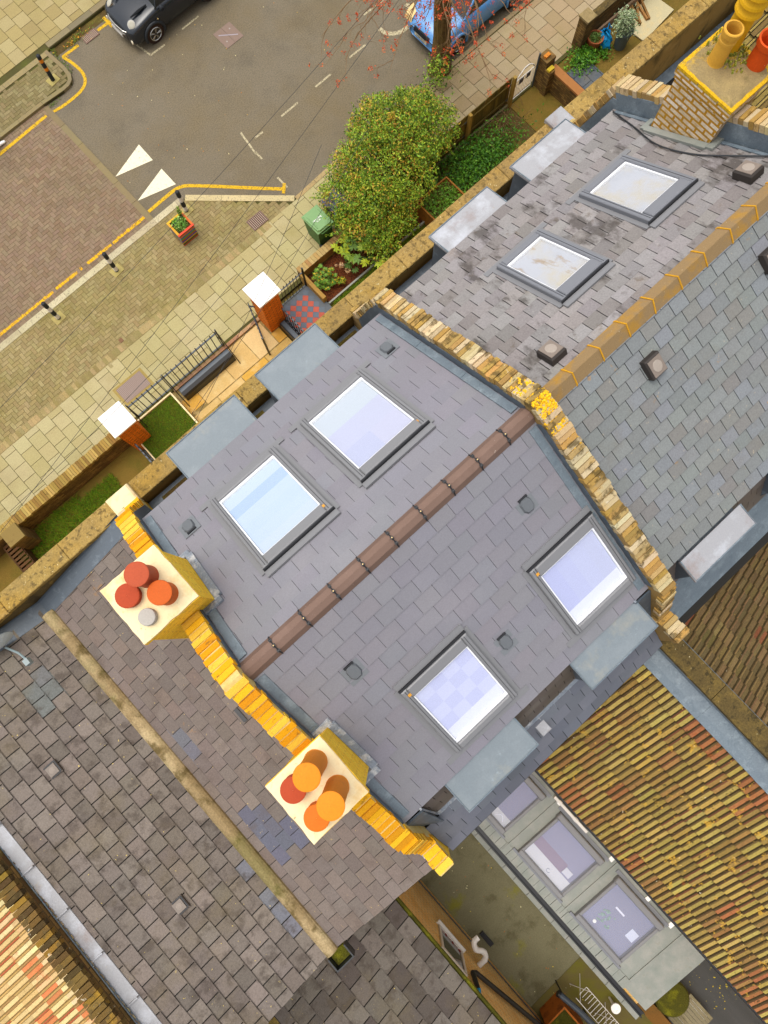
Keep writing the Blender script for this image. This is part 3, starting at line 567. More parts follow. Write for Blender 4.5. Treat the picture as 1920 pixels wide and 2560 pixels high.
# ---------------------------------------------------------------- party walls with brick-on-edge copings
def coping_run(mb, path, x0, x1, cols, bw=.078, h=.105, bwj=.012, ov=.02):
    """bricks on edge across a wall lying between x0 and x1, following the (y,z) path"""
    for (ya, za), (yb, zb) in zip(path, path[1:]):
        d = Vector((0, yb-ya, zb-za)); L = d.length; d.normalize(); n = max(1, int(L/bw)); s = L/n; nn = Vector((0, -d.z, d.y)); nn = -nn if nn.z < 0 else nn
        if abs(d.y) < .3: nn = Vector((0, 1 if nn.y > 0 else -1, .0)); nn = Vector((0, -d.z, d.y)); nn = -nn if nn.z < 0 else nn
        for k in range(n):
            p = Vector((0, ya, za))+d*(k*s+.004); q = d*(s-(.010 if bw < .09 else .019)-R_(0, .004)); hh = nn*(h+R_(-bwj, bwj)); a = x0-ov+R_(-.014, .014); b = x1+ov+R_(-.014, .014); sk = d*R_(-.008, .008)
            P = [Vector((a, 0, 0))+p, Vector((b, 0, 0))+p+sk, Vector((b, 0, 0))+p+q+sk, Vector((a, 0, 0))+p+q]
            mb.hexa([tuple(v) for v in P]+[tuple(v+hh) for v in P], vary(random.choice(cols), .12, .05))
def party(name_lab, x0, x1, up, cols, bt, wallmat, mortar, loc, bw=.078, o=.17):
    w = thing('party_wall', name_lab, 'party wall', loc)
    z = lambda y: ZR-abs(y-YR)*SL
    top = [(3.62, 8.95), (3.95, 9.2), (3.5, z(3.4)+o), (YR, ZR+o), (-2.05, z(-1.9)+o-.04), (-2.5, 9.25), (-2.92, 9.25)]
    prof = [(-2.92, -.1), (4.14, -.1), (4.14, 9.0), (3.98, 9.12), (3.5, z(3.4)+o-.03), (YR, ZR+o), (-2.05, z(-1.9)+o-.06), (-2.46, 9.28), (-2.92, 9.28)]
    m = MB(); m.extr_x(prof, x0, x1); m.build('brickwork', wallmat, w)
    m = MB(); m.extr_x([(-2.95, 9.18), (-2.95, 9.375), (-2.47, 9.375), (-2.06, z(-1.9)+o+.048), (YR, ZR+o+.108), (3.5, z(3.4)+o+.078), (3.99, 9.21), (4.13, 9.02), (4.13, 8.9)], x0-.012, x1+.012); m.build('mortar_bed', mortar, w)
    c = MB(); coping_run(c, [(4.12, 9.03), (3.97, 9.15), (3.5, z(3.4)+o-.02), (YR, ZR+o+.01), (-2.05, z(-1.9)+o-.05), (-2.46, 9.29), (-2.94, 9.3)], x0, x1, cols, bw)
    c.build('brick_coping', bt, w); return w
BRW = [H('c8b080'), H('c0a068'), H('b48e48'), H('d0bc94'), H('a8884c'), H('c8b288'), H('bc9450')]
BRY = [H('eca80c'), H('e69e08'), H('f0b41c'), H('e2980c'), H('f0c040')]
wA = party('party wall with pale weathered brick coping and bright yellow lichen between the new and old slate roofs', 2.9, 3.12, .09, BRW, 'brickbit_lich', 'mortar_y', 'mortar_y', (3.01, 1, 0))
wB = party('party wall with vivid yellow brick coping carrying two cream-topped chimneys', -1.80, -1.58, .105, BRY, 'brickbit', 'brick_y', 'mortar_pale', (-1.69, 1, 0), .1)
wC = party('party wall with whitish brick coping carrying the lichen-topped chimney at the top right', 7.67, 7.9, .085, BRW, 'brickbit', 'mortar_y', 'mortar_y', (7.78, 1, 0), .078, .30)
# yellow lichen crust on the apex of wall A
m = MB()
for k in range(420):
    y = random.gauss(.62, .26); x = R_(2.89, 3.13); zt = ZR+.17-abs(y-YR)*SL+.115; r = R_(.008, .024); an = R_(0, 3)
    m.rbox(x, y, r*2, r*1.6, zt-.01, zt+R_(.004, .016), an, vary(H('e8b400', .9), .15), .6)
m.build('lichen_crust', 'plain', wA)
def flash(h, x, sgn, mt, ys=(3.36, -1.84), wd=.11, gapw=.03, up=.09):
    """lead soaker strip beside a party wall on both slopes; sgn=+1 strip lies towards +x"""
    for xf, a, b in ((front, YR+.14, ys[0]), (rear, ys[1], YR-.14)):
        m = MB(xf); x0 = x+sgn*gapw; m.box(x0, x0+sgn*wd, a, b, .018, .034); 
        n = 3
        for k in range(1, n): yy = a+(b-a)*k/n; m.box(x0-.002, x0+sgn*(wd+.004), yy-.006, yy+.012, .034, .042)
        m.build('flashing', mt, h)
        m = MB(xf); m.box(x+sgn*.001, x+sgn*.012, a-.1 if a > 0 else a, b, .0, up+.06); m.build('upstand', 'lead' if up > .2 else 'lead_dark', h)
    m = MB(); m.extr_x([(3.30, 10.2), (3.36, 10.45), (3.52, 10.42), (3.95, 9.18), (3.78, 8.75)], x+sgn*.001, x+sgn*.013); m.build('cheek_flashing', 'lead' if up > .2 else 'lead_dark', h)
flash(h1, 2.888, -1, 'lead'); flash(h1, -1.567, 1, 'lead'); flash(h2, 3.133, 1, 'lead_old', wd=.02); flash(h2, 7.657, -1, 'lead', wd=.05, up=.24)
# rear corner gussets of lead
for x0, x1 in ((2.62, 2.88), (-1.57, -1.3)):
    P = [(x0, -1.95, 10.2), (x1, -1.95, 10.24), (x1, -2.46, 9.2), (x0, -2.3, 9.22)]; Q = [(a, b-.02, c+.03) for a, b, c in P]
    m = MB(); m.faces(P+Q, [(0, 1, 2, 3), (4, 5, 6, 7), (0, 1, 5, 4), (1, 2, 6, 5), (2, 3, 7, 6), (3, 0, 4, 7)]); m.build('lead_gusset', 'lead_dark', h1)
    m = MB(); xe = x0 if x0 > 0 else x1; m.tube([(xe, -1.93, 10.27), (xe, -2.33, 9.28)], .018, 6); m.build('lead_roll', 'lead_scuff', h1)
# ---------------------------------------------------------------- chimneys
def pot(par, x, y, z, r, h, col, style='cap', lean=0):
    m = MB()
    if style == 'cap': m.lathe(x, y, [(r*1.0, z-.02), (r*.93, z+.02), (r*.9, z+h-.05), (r*.98, z+h-.045), (r*1.02, z+h-.02), (r*1.0, z+h-.004), (r*.9, z+h), (.002, z+h+.012)], 28, col)
    elif style == 'disc': m.lathe(x, y, [(r*.95, z-.01), (r, z+h*.6), (r*.96, z+h), (r*.9, z+h+.004), (.002, z+h+.01)], 24, col)
    elif style == 'open': m.lathe(x, y, [(r*1.05, z-.02), (r*.95, z+.03), (r*.85, z+h*.62), (r*.95, z+h*.64), (r*.95, z+h*.70), (r*.88, z+h*.72), (r*.9, z+h*.8), (r*1.05, z+h*.84), (r*1.08, z+h*.98), (r*1.0, z+h), (r*.84, z+h), (r*.78, z+h*.9), (r*.72, z+.1), (.002, z+.08)], 28, col)
    elif style == 'louvre':
        pr = [(r*1.1, z-.02), (r, z+.05), (r*.95, z+h*.5)]
        for k in range(4): zz = z+h*(.5+k*.12); pr += [(r*.95, zz), (r*1.25, zz+h*.02), (r*1.2, zz+h*.05), (r*.95, zz+h*.1)]
        pr += [(r*.9, z+h), (.002, z+h+.01)]; m.lathe(x, y, pr, 28, col)
    elif style == 'crown':
        m.lathe(x, y, [(r, z-.02), (r*.95, z+h*.7), (r*1.15, z+h*.78), (r*1.2, z+h), (r, z+h), (r*.85, z+h*.8), (r*.8, z+.1), (.002, z+.08)], 28, col)
    return m.build('chimney_pot', 'terracotta', par, smooth=False)
def stack(wall, x0, x1, y0, y1, zb, zt, bm, capm, capt=.06, band=True, sag=.0):
    m = MB(); m.box(x0+.03, x1-.03, y0+.03, y1-.03, zb, zt-.22); m.box(x0+.012, x1-.012, y0+.012, y1-.012, zt-.22, zt-.145); m.box(x0-.005, x1+.005, y0-.005, y1+.005, zt-.145, zt-capt)
    s = m.build('chimney_stack', bm, wall); c = MB(); n = 8; P = []
    for i in range(n+1):
        for j in range(n+1):
            a, b = i/n, j/n; e = min(a, 1-a, b, 1-b); jx = R_(-.006, .006) if e == 0 else 0
            P.append((x0+.0+(x1-x0)*a+jx, y0+(y1-y0)*b+jx, zt-.02+min(e*.25, .04)+R_(-.002, .002)))
    k = (n+1)**2; F = [(i*(n+1)+j, (i+1)*(n+1)+j, (i+1)*(n+1)+j+1, i*(n+1)+j+1) for i in range(n) for j in range(n)]
    per = [i*(n+1) for i in range(n+1)]+[n*(n+1)+j for j in range(1, n+1)]+[i*(n+1)+n for i in range(n-1, -1, -1)]+[j for j in range(n-1, 0, -1)]
    low = [(P[q][0], P[q][1], zt-capt) for q in per]; F += [(per[q], per[(q+1) % len(per)], k+(q+1) % len(per), k+q) for q in range(len(per))]; F.append(tuple(k+q for q in range(len(per))))
    c.faces(P+low, F); c.build('chimney_cap', capm, s, smooth=False); return s
TC = H('b8502c'); OR = H('e0780c'); 
sF = stack(wB, -2.10, -1.335, 1.68, 2.45, 8.3, 12.19, 'brick_y', 'cream')
sR = stack(wB, -2.09, -1.335, -1.07, -.30, 8.3, 12.19, 'brick_y', 'cream')
R0 = .133
pot(sF, -1.60, 2.21, 12.2, R0, .36, TC); pot(sF, -1.87, 2.17, 12.2, R0, .12, H('b4441c')); pot(sF, -1.565, 1.925, 12.2, R0, .26, H('cc5c14')); pot(sF, -1.865, 1.86, 12.2, .098, .09, H('b5aea4'), 'disc')
pot(sR, -1.535, -.47, 12.2, R0, .78, H('ec8a10')); pot(sR, -1.535, -.81, 12.2, R0, .80, H('ec8a10')); pot(sR, -1.845, -.51, 12.2, R0, .2, H('b4441c')); pot(sR, -1.845, -.87, 12.2, R0, .2, H('dc700c'))
sT = stack(wC, 7.47, 8.28, 1.84, 2.76, 8.3, 11.83, 'brick_w', 'cement_lich', .05)
m = MB()
for q in ((7.465, 8.285, 1.835, 1.90), (7.465, 8.285, 2.70, 2.765), (7.465, 7.53, 1.901, 2.699), (8.22, 8.285, 1.901, 2.699)): m.box(*q, 11.775, 11.822)
m.build('lichened_edge', 'lichen_edge', sT)
pot(sT, 7.83, 2.47, 11.84, .115, .52, H('dfa83c'), 'open'); pot(sT, 8.12, 2.52, 11.84, .14, 1.05, H('e8b010'), 'louvre'); pot(sT, 8.18, 2.1, 11.84, .13, .40, H('e0540c'), 'crown')
m = MB()
for k in range(160): x, y = random.gauss(8.05, .12), random.gauss(2.42, .12); r = R_(.01, .03); m.rbox(x, y, r, r, 11.84, 11.87+R_(0, .03), R_(0, 3), vary(random.choice([H('a8a83c'), H('8a9030'), H('c8b030')]), .2), .7)
m.build('moss', 'plain', wC)
# lead skirts around chimneys on the slate side
def skirt(wall, x0, x1, y0, y1, mt, s=1):
    m = MB(front if y0 > YR else rear)
    a = x1 if s > 0 else x0; m.box(a, a+s*.10, y0-.02, y1+.02, .02, .06)
    m.box(a-s*.25, a+s*.07, y0-.11, y0-.022, .02, .055); m.box(a-s*.25, a+s*.07, y1+.022, y1+.09, .02, .05); m.build('chimney_flashing', mt, wall)
skirt(wB, -1.4, -1.36, 1.72, 2.42, 'lead_scuff'); skirt(wB, -1.4, -1.36, -1.04, -.33, 'lead_scuff'); skirt(wC, 7.49, 7.5, 1.86, 2.72, 'lead_green', -1)
# front ends of walls against the parapet
m = MB(); m.box(-1.98, -1.56, 4.10, 4.42, 8.9, 9.16, ch=.03); m.build('cement_block', 'cream', wB)
m = MB(); m.box(7.6, 7.98, 4.1, 4.5, 9.0, 9.09, ch=.02); m.build('lead_cover', 'lead_old', wC)
# rear stubs
m = MB(); m.box(-1.86, -1.62, -2.68, -2.5, 9.1, 9.2, ch=.02); m.build('lead_patch', 'lead_scuff', wB)
# ---------------------------------------------------------------- left neighbour: valley roof
h3 = thing('terraced_house', 'terraced house with brown grey slate valley roof running to a mossy tan centre gutter', 'house', (-4, 1, 0))
m = MB(); m.box(-6.27, -1.81, -2.8, 4.16, -.1, 8.2); m.build('wall', 'brick_tan', h3)
VX, VS = -3.93, .32
def vz(x, y): return 8.26+abs(x-VX)*VS+(y+2.9)*.022
def vroof(mt, xin, xout, y0, y1, w, g, cols, hj, name, patches=(), gap=.005):
    """slope rising from the valley xin to xout, courses run along y"""
    u = MB(); P = [(xin, y0, vz(xin, y0)), (xout, y0, vz(xout, y0)), (xout, y1, vz(xout, y1)), (xin, y1, vz(xin, y1))]
    Q = [(a, b, c-.12) for a, b, c in P]; u.faces(Q+P, [(0, 1, 2, 3), (4, 5, 6, 7), (0, 1, 5, 4), (1, 2, 6, 5), (2, 3, 7, 6), (3, 0, 4, 7)]); b = u.build('roof', 'under', h3)
    O = Vector((xin, y0, vz(xin, y0))); U = Vector((0, y1-y0, vz(xin, y1)-vz(xin, y0))); S = Vector((xout-xin, 0, vz(xout, y0)-vz(xin, y0)))
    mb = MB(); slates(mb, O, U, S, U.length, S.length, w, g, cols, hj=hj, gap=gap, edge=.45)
    if patches:
        n = []
        for f, (fc, c) in enumerate(zip(mb.f, mb.c)):
            x = sum(mb.v[i][0] for i in fc)/len(fc); y = sum(mb.v[i][1] for i in fc)/len(fc)
            for (a0, a1, b0, b1, pc) in patches:
                if a0 < x < a1 and b0 < y < b1: c = vary(pc, .05)
            n.append(c)
        mb.c = n
    mb.build(name, mt, b); return b
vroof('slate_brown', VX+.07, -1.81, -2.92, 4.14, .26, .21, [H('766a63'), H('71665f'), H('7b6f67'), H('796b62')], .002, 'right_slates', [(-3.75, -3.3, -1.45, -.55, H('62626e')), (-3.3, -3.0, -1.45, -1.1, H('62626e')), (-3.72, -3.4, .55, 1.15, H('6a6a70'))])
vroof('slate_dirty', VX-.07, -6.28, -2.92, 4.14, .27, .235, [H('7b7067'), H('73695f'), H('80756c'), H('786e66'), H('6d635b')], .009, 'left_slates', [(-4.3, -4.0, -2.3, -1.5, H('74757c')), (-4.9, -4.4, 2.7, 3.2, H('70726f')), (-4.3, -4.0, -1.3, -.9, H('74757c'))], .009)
m = MB(); g = 10   # lined valley gutter
for k in range(2):
    ya, yb = ((-2.93, .62), (.60, 3.9))[k]; dz = .018*(1-k)
    pr = [(-.115, .02), (-.10, .07), (-.07, .10), (-.035, .12), (0, .124), (.035, .12), (.07, .10), (.10, .07), (.115, .02), (.115, .0), (-.115, .0)]
    i = m.add([(VX+a*(1 if k else .96), ya, vz(VX, ya)+b+dz) for a, b in pr]+[(VX+a, yb, vz(VX, yb)+b+dz) for a, b in pr]); n = len(pr)
    for j in range(n): m.f.append((i+j, i+(j+1) % n, i+n+(j+1) % n, i+n+j)); m.c.append(W1)
    for q in (0, n): m.f.append(tuple(i+q+j for j in range(n))); m.c.append(W1)
vg = m.build('valley_gutter', 'gutter_tan', h3, smooth=False)
m = MB(); m.box(VX-.17, VX+.17, -3.22, -2.99, 7.98, 8.0); 
for bx in ((VX-.17, VX-.15, -3.22, -2.99), (VX+.15, VX+.17, -3.22, -2.99), (VX-.15, VX+.15, -3.22, -3.2)): m.box(*bx, 8.0, 8.2)
hp = m.build('rainwater_hopper', 'black_plastic', h3); m = MB(); m.box(VX-.14, VX+.14, -3.19, -3.0, 8.001, 8.06); m.build('standing_water', 'mossy', hp)
m = MB(); m.tube([(VX, -3.1, 7.98), (VX, -3.1, 5.4)], .045, 8); m.build('downpipe', 'black_plastic', h3)
parapet(h3, -6.4, -1.69, 'render_dark')
# lead upstand behind the parapet, stepping down to the valley
m = MB()
P = [(-6.27, vz(-6.27, 4.0)), (VX, vz(VX, 4.0)), (-1.81, vz(-1.81, 4.0))]
for (xa, za), (xb, zb) in zip(P, P[1:]):
    m.faces([(xa, 4.0, za+.02), (xb, 4.0, zb+.02), (xb, 4.135, zb+.04), (xa, 4.135, za+.04), (xb, 4.145, zb+.09), (xa, 4.145, za+.09)], [(0, 1, 2, 3), (3, 2, 4, 5)])
    m.faces([(xa, 3.86, za+.017), (xb, 3.86, zb+.017), (xb, 4.0, zb+.02), (xa, 4.0, za+.02)], [(0, 1, 2, 3)])
m.build('parapet_flashing', 'lead_dark', h3)
m = MB(); m.box(-6.27, -6.08, -2.9, 4.1, vz(-6.17, 0)+.02, vz(-6.17, 0)+.035)
P = [(-6.27, -2.92, vz(-6.27, -2.92)+.03), (-6.08, -2.92, vz(-6.08, -2.92)+.03), (-6.08, 4.1, vz(-6.08, 4.1)+.03), (-6.27, 4.1, vz(-6.27, 4.1)+.03)]
m = MB(); m.faces([(a, b, c-.02) for a, b, c in P]+P, [(0, 1, 2, 3), (4, 5, 6, 7), (0, 1, 5, 4), (1, 2, 6, 5), (2, 3, 7, 6), (3, 0, 4, 7)])
for k in range(9): y = -2.9+k*.78; m.box(-6.275, -6.075, y-.008, y+.012, vz(-6.1, y)+.0, vz(-6.27, y)+.045)
fl = m.build('edge_flashing', 'lead_old', h3)
m = MB(); m.box(-6.268, -6.255, -2.9, 4.1, 8.9, 9.14); m.build('upstand', 'lead', fl)
def vent_sq(h, x, y):
    z = vz(x, y); m = MB(); m.box(x-.11, x+.11, y-.11, y+.11, z-.01, z+.03, H('5c534c')); v = m.build('roof_vent', 'plain', h)
    q = MB(); c = H('18161a'); q.box(x-.10, x+.10, y+.085, y+.105, z+.031, z+.04, c); q.box(x+.085, x+.105, y-.09, y+.084, z+.031, z+.04, c); q.box(x-.08, x+.084, y-.105, y-.088, z+.031, z+.04, c); q.build('slot', 'frame_black', v)
    q = MB(); q.box(x-.078, x+.078, y-.08, y+.078, z+.031, z+.05, H('857a70')); q.lathe(x, y, [(.05, z+.051), (.03, z+.056), (.002, z+.058)], 12, H('93877c')); q.build('vent_cap', 'plain', v)
vent_sq(h3, -5.2, 1.9); vent_sq(h3, -5.05, -.85)
m = MB(); m.box(-2.62, -2.56, .48, .72, vz(-2.6, .6)+.02, vz(-2.6, .6)+.05); m.build('roof_vent', 'frame_black', h3)
m = MB(); m.faces([(-1.98, -1.35-.0, vz(-1.98, 0)+.03), (-1.82, .05, vz(-1.82, 0)+.04), (-1.82, -.35, vz(-1.82, 0)+.04), (-1.93, -.38, vz(-1.93, 0)+.03)], [(0, 1, 2), (0, 2, 3)]); 
m = MB(); m.box(-1.9, -1.815, -.38, .05, vz(-1.85, 0)+.02, vz(-1.85, 0)+.05); m.build('flashing_offcut', 'white_plastic', h3)
# satellite dish
d = thing('satellite_dish', 'pale grey satellite dish on a bracket at the left parapet', 'satellite dish', (-4.55, 3.75, 8.7))
m = MB(); rings = []
for k in range(5):
    r = .30*k/4; rings.append([( -4.62+r*math.cos(a*math.pi/8)*.95, 3.82+.07*(r/.3)**2+0*a, 9.0+r*math.sin(a*math.pi/8)) for a in range(16)])
for k in range(1, 5):
    for a in range(16): b = (a+1) % 16; m.faces([rings[k-1][a], rings[k-1][b], rings[k][b], rings[k][a]], [(0, 1, 2, 3)], H('c8d0d0')); m.faces([(p[0], p[1]+.012, p[2]) for p in (rings[k-1][a], rings[k-1][b], rings[k][b], rings[k][a])], [(3, 2, 1, 0)], H('a8b4b8'))
m.xf = None; m.build('dish', 'plain', d)
m = MB(); m.tube([(-4.62, 3.82, 8.8), (-4.5, 3.6, 8.85), (-4.45, 3.42, 8.9)], .018, 8, H('8a9a9c')); m.box(-4.49, -4.41, 3.33, 3.43, 8.85, 8.97, H('98a4a4')); m.build('feed_arm', 'plain', d)
m = MB(); m.tube([(-4.62, 3.86, 9.0), (-4.6, 4.0, 8.9), (-4.6, 4.13, 8.75)], .02, 8, H('70787a')); m.build('bracket', 'plain', d)
# rear outrigger of the left neighbour
og = thing('rear_extension', 'rear wing with large dirty slates and tan brick side wall of the left house', 'house extension', (-5, -7, 0))
m = MB(); m.box(-6.3, -3.85, -16, -2.81, -.1, 4.42); wl = m.build('wall', 'brick_tan', og)
u = MB(); u.extr_y([(-3.66, 4.46), (-6.3, 5.72), (-6.3, 5.6), (-3.66, 4.36)], -16, -2.82); rf = u.build('roof', 'under', og)
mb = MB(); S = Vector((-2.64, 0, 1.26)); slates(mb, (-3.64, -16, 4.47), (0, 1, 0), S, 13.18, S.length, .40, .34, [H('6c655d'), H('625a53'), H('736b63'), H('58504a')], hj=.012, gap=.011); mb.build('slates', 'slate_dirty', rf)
m = MB(); m.tube([(-3.62, -16, 4.36), (-3.62, -2.9, 4.38)], .055, 8); m.build('gutter', 'mossy', og)
def side_window(y0, y1, z0, z1):
    f = MB(); x = -3.85
    f.box(x, x+.035, y0, y0+.07, z0, z1); f.box(x, x+.035, y1-.07, y1, z0, z1); f.box(x, x+.035, y0+.072, y1-.072, z0, z0+.07); f.box(x, x+.035, y0+.072, y1-.072, z1-.07, z1); f.box(x, x+.10, y0-.05, y1+.05, z0-.06, z0-.005)
    w = f.build('window', 'white_plastic', og); g = MB(); g.box(x+.005, x+.012, y0+.07, y1-.07, z0+.07, z1-.07); g.build('pane', 'carglass', w)
    c = MB()
    for k in range(9):
        yy = y0+.1+(y1-y0-.2)*k/8; c.tube([(x+.016, yy+.03*math.cos(t*.7), z0+.12+.05*math.sin(t*.7)) for t in range(10)], .008, 5, H('c8b8ae') if k % 3 else H('9a3a34'))
    c.build('net_curtain', 'plain', w)
side_window(-6.52, -5.72, 1.95, 3.15); side_window(-3.6, -2.95, 2.2, 3.6)
m = MB(); m.tube([(-3.75, -2.98, 3.9), (-3.75, -3.55, 3.2), (-3.75, -3.6, 2.9)], .06, 10); m.tube([(-3.74, -3.6, 2.95), (-3.74, -3.62, .1)], .05, 10); m.tube([(-3.6, -3.25, 2.6), (-3.72, -3.6, 2.6)], .045, 8); sp = m.build('soil_pipe', 'black_plastic', og)
m = MB(); m.lathe(-3.74, -3.6, [(.062, 2.45), (.062, 2.49)], 12); m.build('pipe_clip', 'white_plastic', sp)
m = MB(); m.tube([(-3.76, -6.72, 3.5), (-3.76, -6.66, 2.85), (-3.74, -6.75, 2.72), (-3.74, -9.2, 1.2), (-3.74, -11, .2)], .055, 10); w_ = m.build('waste_pipe', 'black_plastic', og)
m = MB(); m.tube([(-3.8, -6.78, 3.6), (-3.74, -6.72, 3.5)], .045, 8); m.build('blue_seal', 'blue_plastic', w_)
m = MB(); m.tube([(-3.8, -3.0, .6), (-3.8, -8, .55), (-3.8, -12, .5)], .015, 6); m.build('cable', 'black_plastic', og)
# boiler flue
fl = thing('flue_pipe', 'curled white plastic flue pipe on the tan brick side wall', 'pipe', (-3.7, -6.9, 1.5))
m = MB(); P = smoothline([Vector((-3.83, -7.15, 1.55)), Vector((-3.6, -7.12, 1.6)), Vector((-3.52, -6.95, 1.68)), Vector((-3.6, -6.78, 1.75)), Vector((-3.52, -6.62, 1.78)), Vector((-3.38, -6.62, 1.76))], 5); m.tube(P, .065, 12); m.build('pipe', 'white_plastic', fl)
m = MB(); 
for k in (4, 9, 15, 21): a, b = P[k], P[k+1]; d_ = (b-a).normalized()*.02; m.tube([a-d_, a+d_], .072, 12)
m.build('collar', 'white_plastic', fl)
b = thing('metal_bracket', 'small black bracket lying on the yard by the curled flue', 'bracket', (-3.55, -7.2, .05)); m = MB(); m.box(-3.62, -3.5, -7.6, -7.2, .04, .10); m.box(-3.60, -3.52, -7.55, -7.25, .101, .12); m.build('plate', 'black_iron', b)
t = MB(); t.rbox(-3.55, -3.35, .38, .42, .03, .12, .3); tag(t.build('rubble_tray', 'mossy'), 'dark square gully cover with leaves beside the black soil pipe', 'gully cover')
# ---------------------------------------------------------------- corrugated tiles
def pantiles(name, mt, par, O, run, rise, y0, y1, dirx, course, period, colf, ribh=.028):
    """tiles on a slope from the eave x=O[0], z=O[1] rising along dirx; ribs run up the slope"""
    mb = MB(); n = int(math.ceil(run/course)); L = math.hypot(run, rise); kx, kz = run/L, rise/L
    prof = [(0, 0), (.54, 0), (.60, .75), (.70, 1), (.82, 1), (.92, .75), (1.0, 0)]
    ny = int((y1-y0)/period); tl = 2
    for r in range(n):
        a0 = r*course; a1 = min((r+1)*course+.02, run)
        for j in range(ny):
            if j % tl == 0: tc = colf(r, j)
            jt = R_(-.006, .006) if j % tl == 0 else jt if j else 0
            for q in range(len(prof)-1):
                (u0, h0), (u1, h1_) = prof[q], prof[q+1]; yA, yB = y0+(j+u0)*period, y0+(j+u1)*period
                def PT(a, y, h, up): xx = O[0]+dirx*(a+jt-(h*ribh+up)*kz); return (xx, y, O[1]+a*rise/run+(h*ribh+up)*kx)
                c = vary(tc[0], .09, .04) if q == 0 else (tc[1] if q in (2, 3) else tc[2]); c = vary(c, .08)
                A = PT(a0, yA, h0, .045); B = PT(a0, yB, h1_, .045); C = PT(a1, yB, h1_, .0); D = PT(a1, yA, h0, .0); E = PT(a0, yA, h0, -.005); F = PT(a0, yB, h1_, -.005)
                mb.faces([A, B, C, D], [(0, 1, 2, 3)], c); ab = a0+course-.016; dk = tuple(v*.5 for v in c); mb.faces([PT(ab, yA, h0, .0135), PT(ab, yB, h1_, .0135), PT(min(a1, a0+course+.004), yB, h1_, .0115), PT(min(a1, a0+course+.004), yA, h0, .0115)], [(0, 1, 2, 3)], dk); mb.faces([E, F, B, A], [(0, 1, 2, 3)], tuple(v*.35 for v in c))  # lap band and front face darkened: course shade and lap dirt put into colour
    return mb.build(name, mt, par)
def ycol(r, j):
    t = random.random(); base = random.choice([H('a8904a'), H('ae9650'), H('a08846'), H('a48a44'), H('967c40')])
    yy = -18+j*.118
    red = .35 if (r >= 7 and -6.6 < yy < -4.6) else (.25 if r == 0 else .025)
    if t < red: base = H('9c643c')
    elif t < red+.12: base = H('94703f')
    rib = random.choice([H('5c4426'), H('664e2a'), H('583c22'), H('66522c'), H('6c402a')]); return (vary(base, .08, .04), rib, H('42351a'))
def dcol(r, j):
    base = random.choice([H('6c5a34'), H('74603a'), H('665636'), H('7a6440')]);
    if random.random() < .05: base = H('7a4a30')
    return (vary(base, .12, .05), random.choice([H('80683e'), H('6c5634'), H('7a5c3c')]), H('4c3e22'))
def pcol(r, j):
    base = random.choice([H('dcba80'), H('e0c088'), H('d2b078'), H('e4c892')])
    if random.random() < .05: base = H('d0804c')
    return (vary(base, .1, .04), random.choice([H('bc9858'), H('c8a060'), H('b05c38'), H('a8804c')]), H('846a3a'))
o1 = thing('rear_extension', 'two storey rear wing with yellow lichened corrugated tiles beside the grey lead roof', 'house extension', (1.6, -7, 0))
m = MB(); m.box(.33, 2.9, -18, -2.96, -.1, 6.25); m.build('wall', 'brick_tan', o1)
u = MB(); u.extr_y([(.25, 6.30), (2.75, 8.10), (2.75, 8.0), (.25, 6.2)], -18, -3.05); rf = u.build('roof', 'under', o1)
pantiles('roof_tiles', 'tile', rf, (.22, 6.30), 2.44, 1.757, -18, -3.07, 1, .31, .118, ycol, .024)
P = [(2.60, 8.06), (2.72, 8.13), (2.93, 8.15), (2.93, 8.3), (2.915, 8.3), (2.91, 8.17), (2.71, 8.155), (2.59, 8.09)]
m = MB()
for k in range(12): a = -3.06-k*1.25; m.extr_y([(x+ (R_(-.008, .008)), z+.012*(k % 2)) for x, z in P], a-1.27, a)
m.build('step_flashing', 'lead', rf)
m = MB(); m.tube([(.2, -18, 6.24), (.2, -3.3, 6.26)], .05, 8); m.build('gutter', 'black_plastic', o1)
we = tag(thing('dividing_wall', 'low wall', 'x', (3.07, -8, 0)), 'mossy brown coped wall dividing the yellow and the dark tile roofs', 'wall')
m = MB(); m.box(2.94, 3.2, -18, -3.1, -.1, 8.33); m.build('brickwork', 'brick_dark', we); m = MB(); y = -3.0
while y > -17.5: L = R_(.9, 1.2); m.prism([(2.9, y), (2.9, y-L+.008), (3.24, y-L+.008), (3.24, y)], 8.335, 8.43+R_(-.008, .008)); y -= L
m.build('coping', 'coping_moss', we)
o2 = thing('rear_extension', 'two storey rear wing with dark brown mossy corrugated tiles at the right edge', 'house extension', (4.6, -7, 0))
m = MB(); m.box(3.21, 6.4, -18, -3.06, -.1, 5.9); m.build('wall', 'brick_tan', o2)
u = MB(); u.extr_y([(3.22, 8.14), (6.5, 5.85), (6.5, 5.75), (3.22, 8.04)], -18, -2.97); rf = u.build('roof', 'under', o2)
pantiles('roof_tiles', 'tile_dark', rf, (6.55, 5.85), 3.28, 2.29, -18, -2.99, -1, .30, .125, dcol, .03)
m = MB(); m.extr_y([(3.21, 8.2), (3.31, 8.16), (3.32, 8.18), (3.21, 8.34)], -18, -3.08); m.build('step_flashing', 'lead', rf)
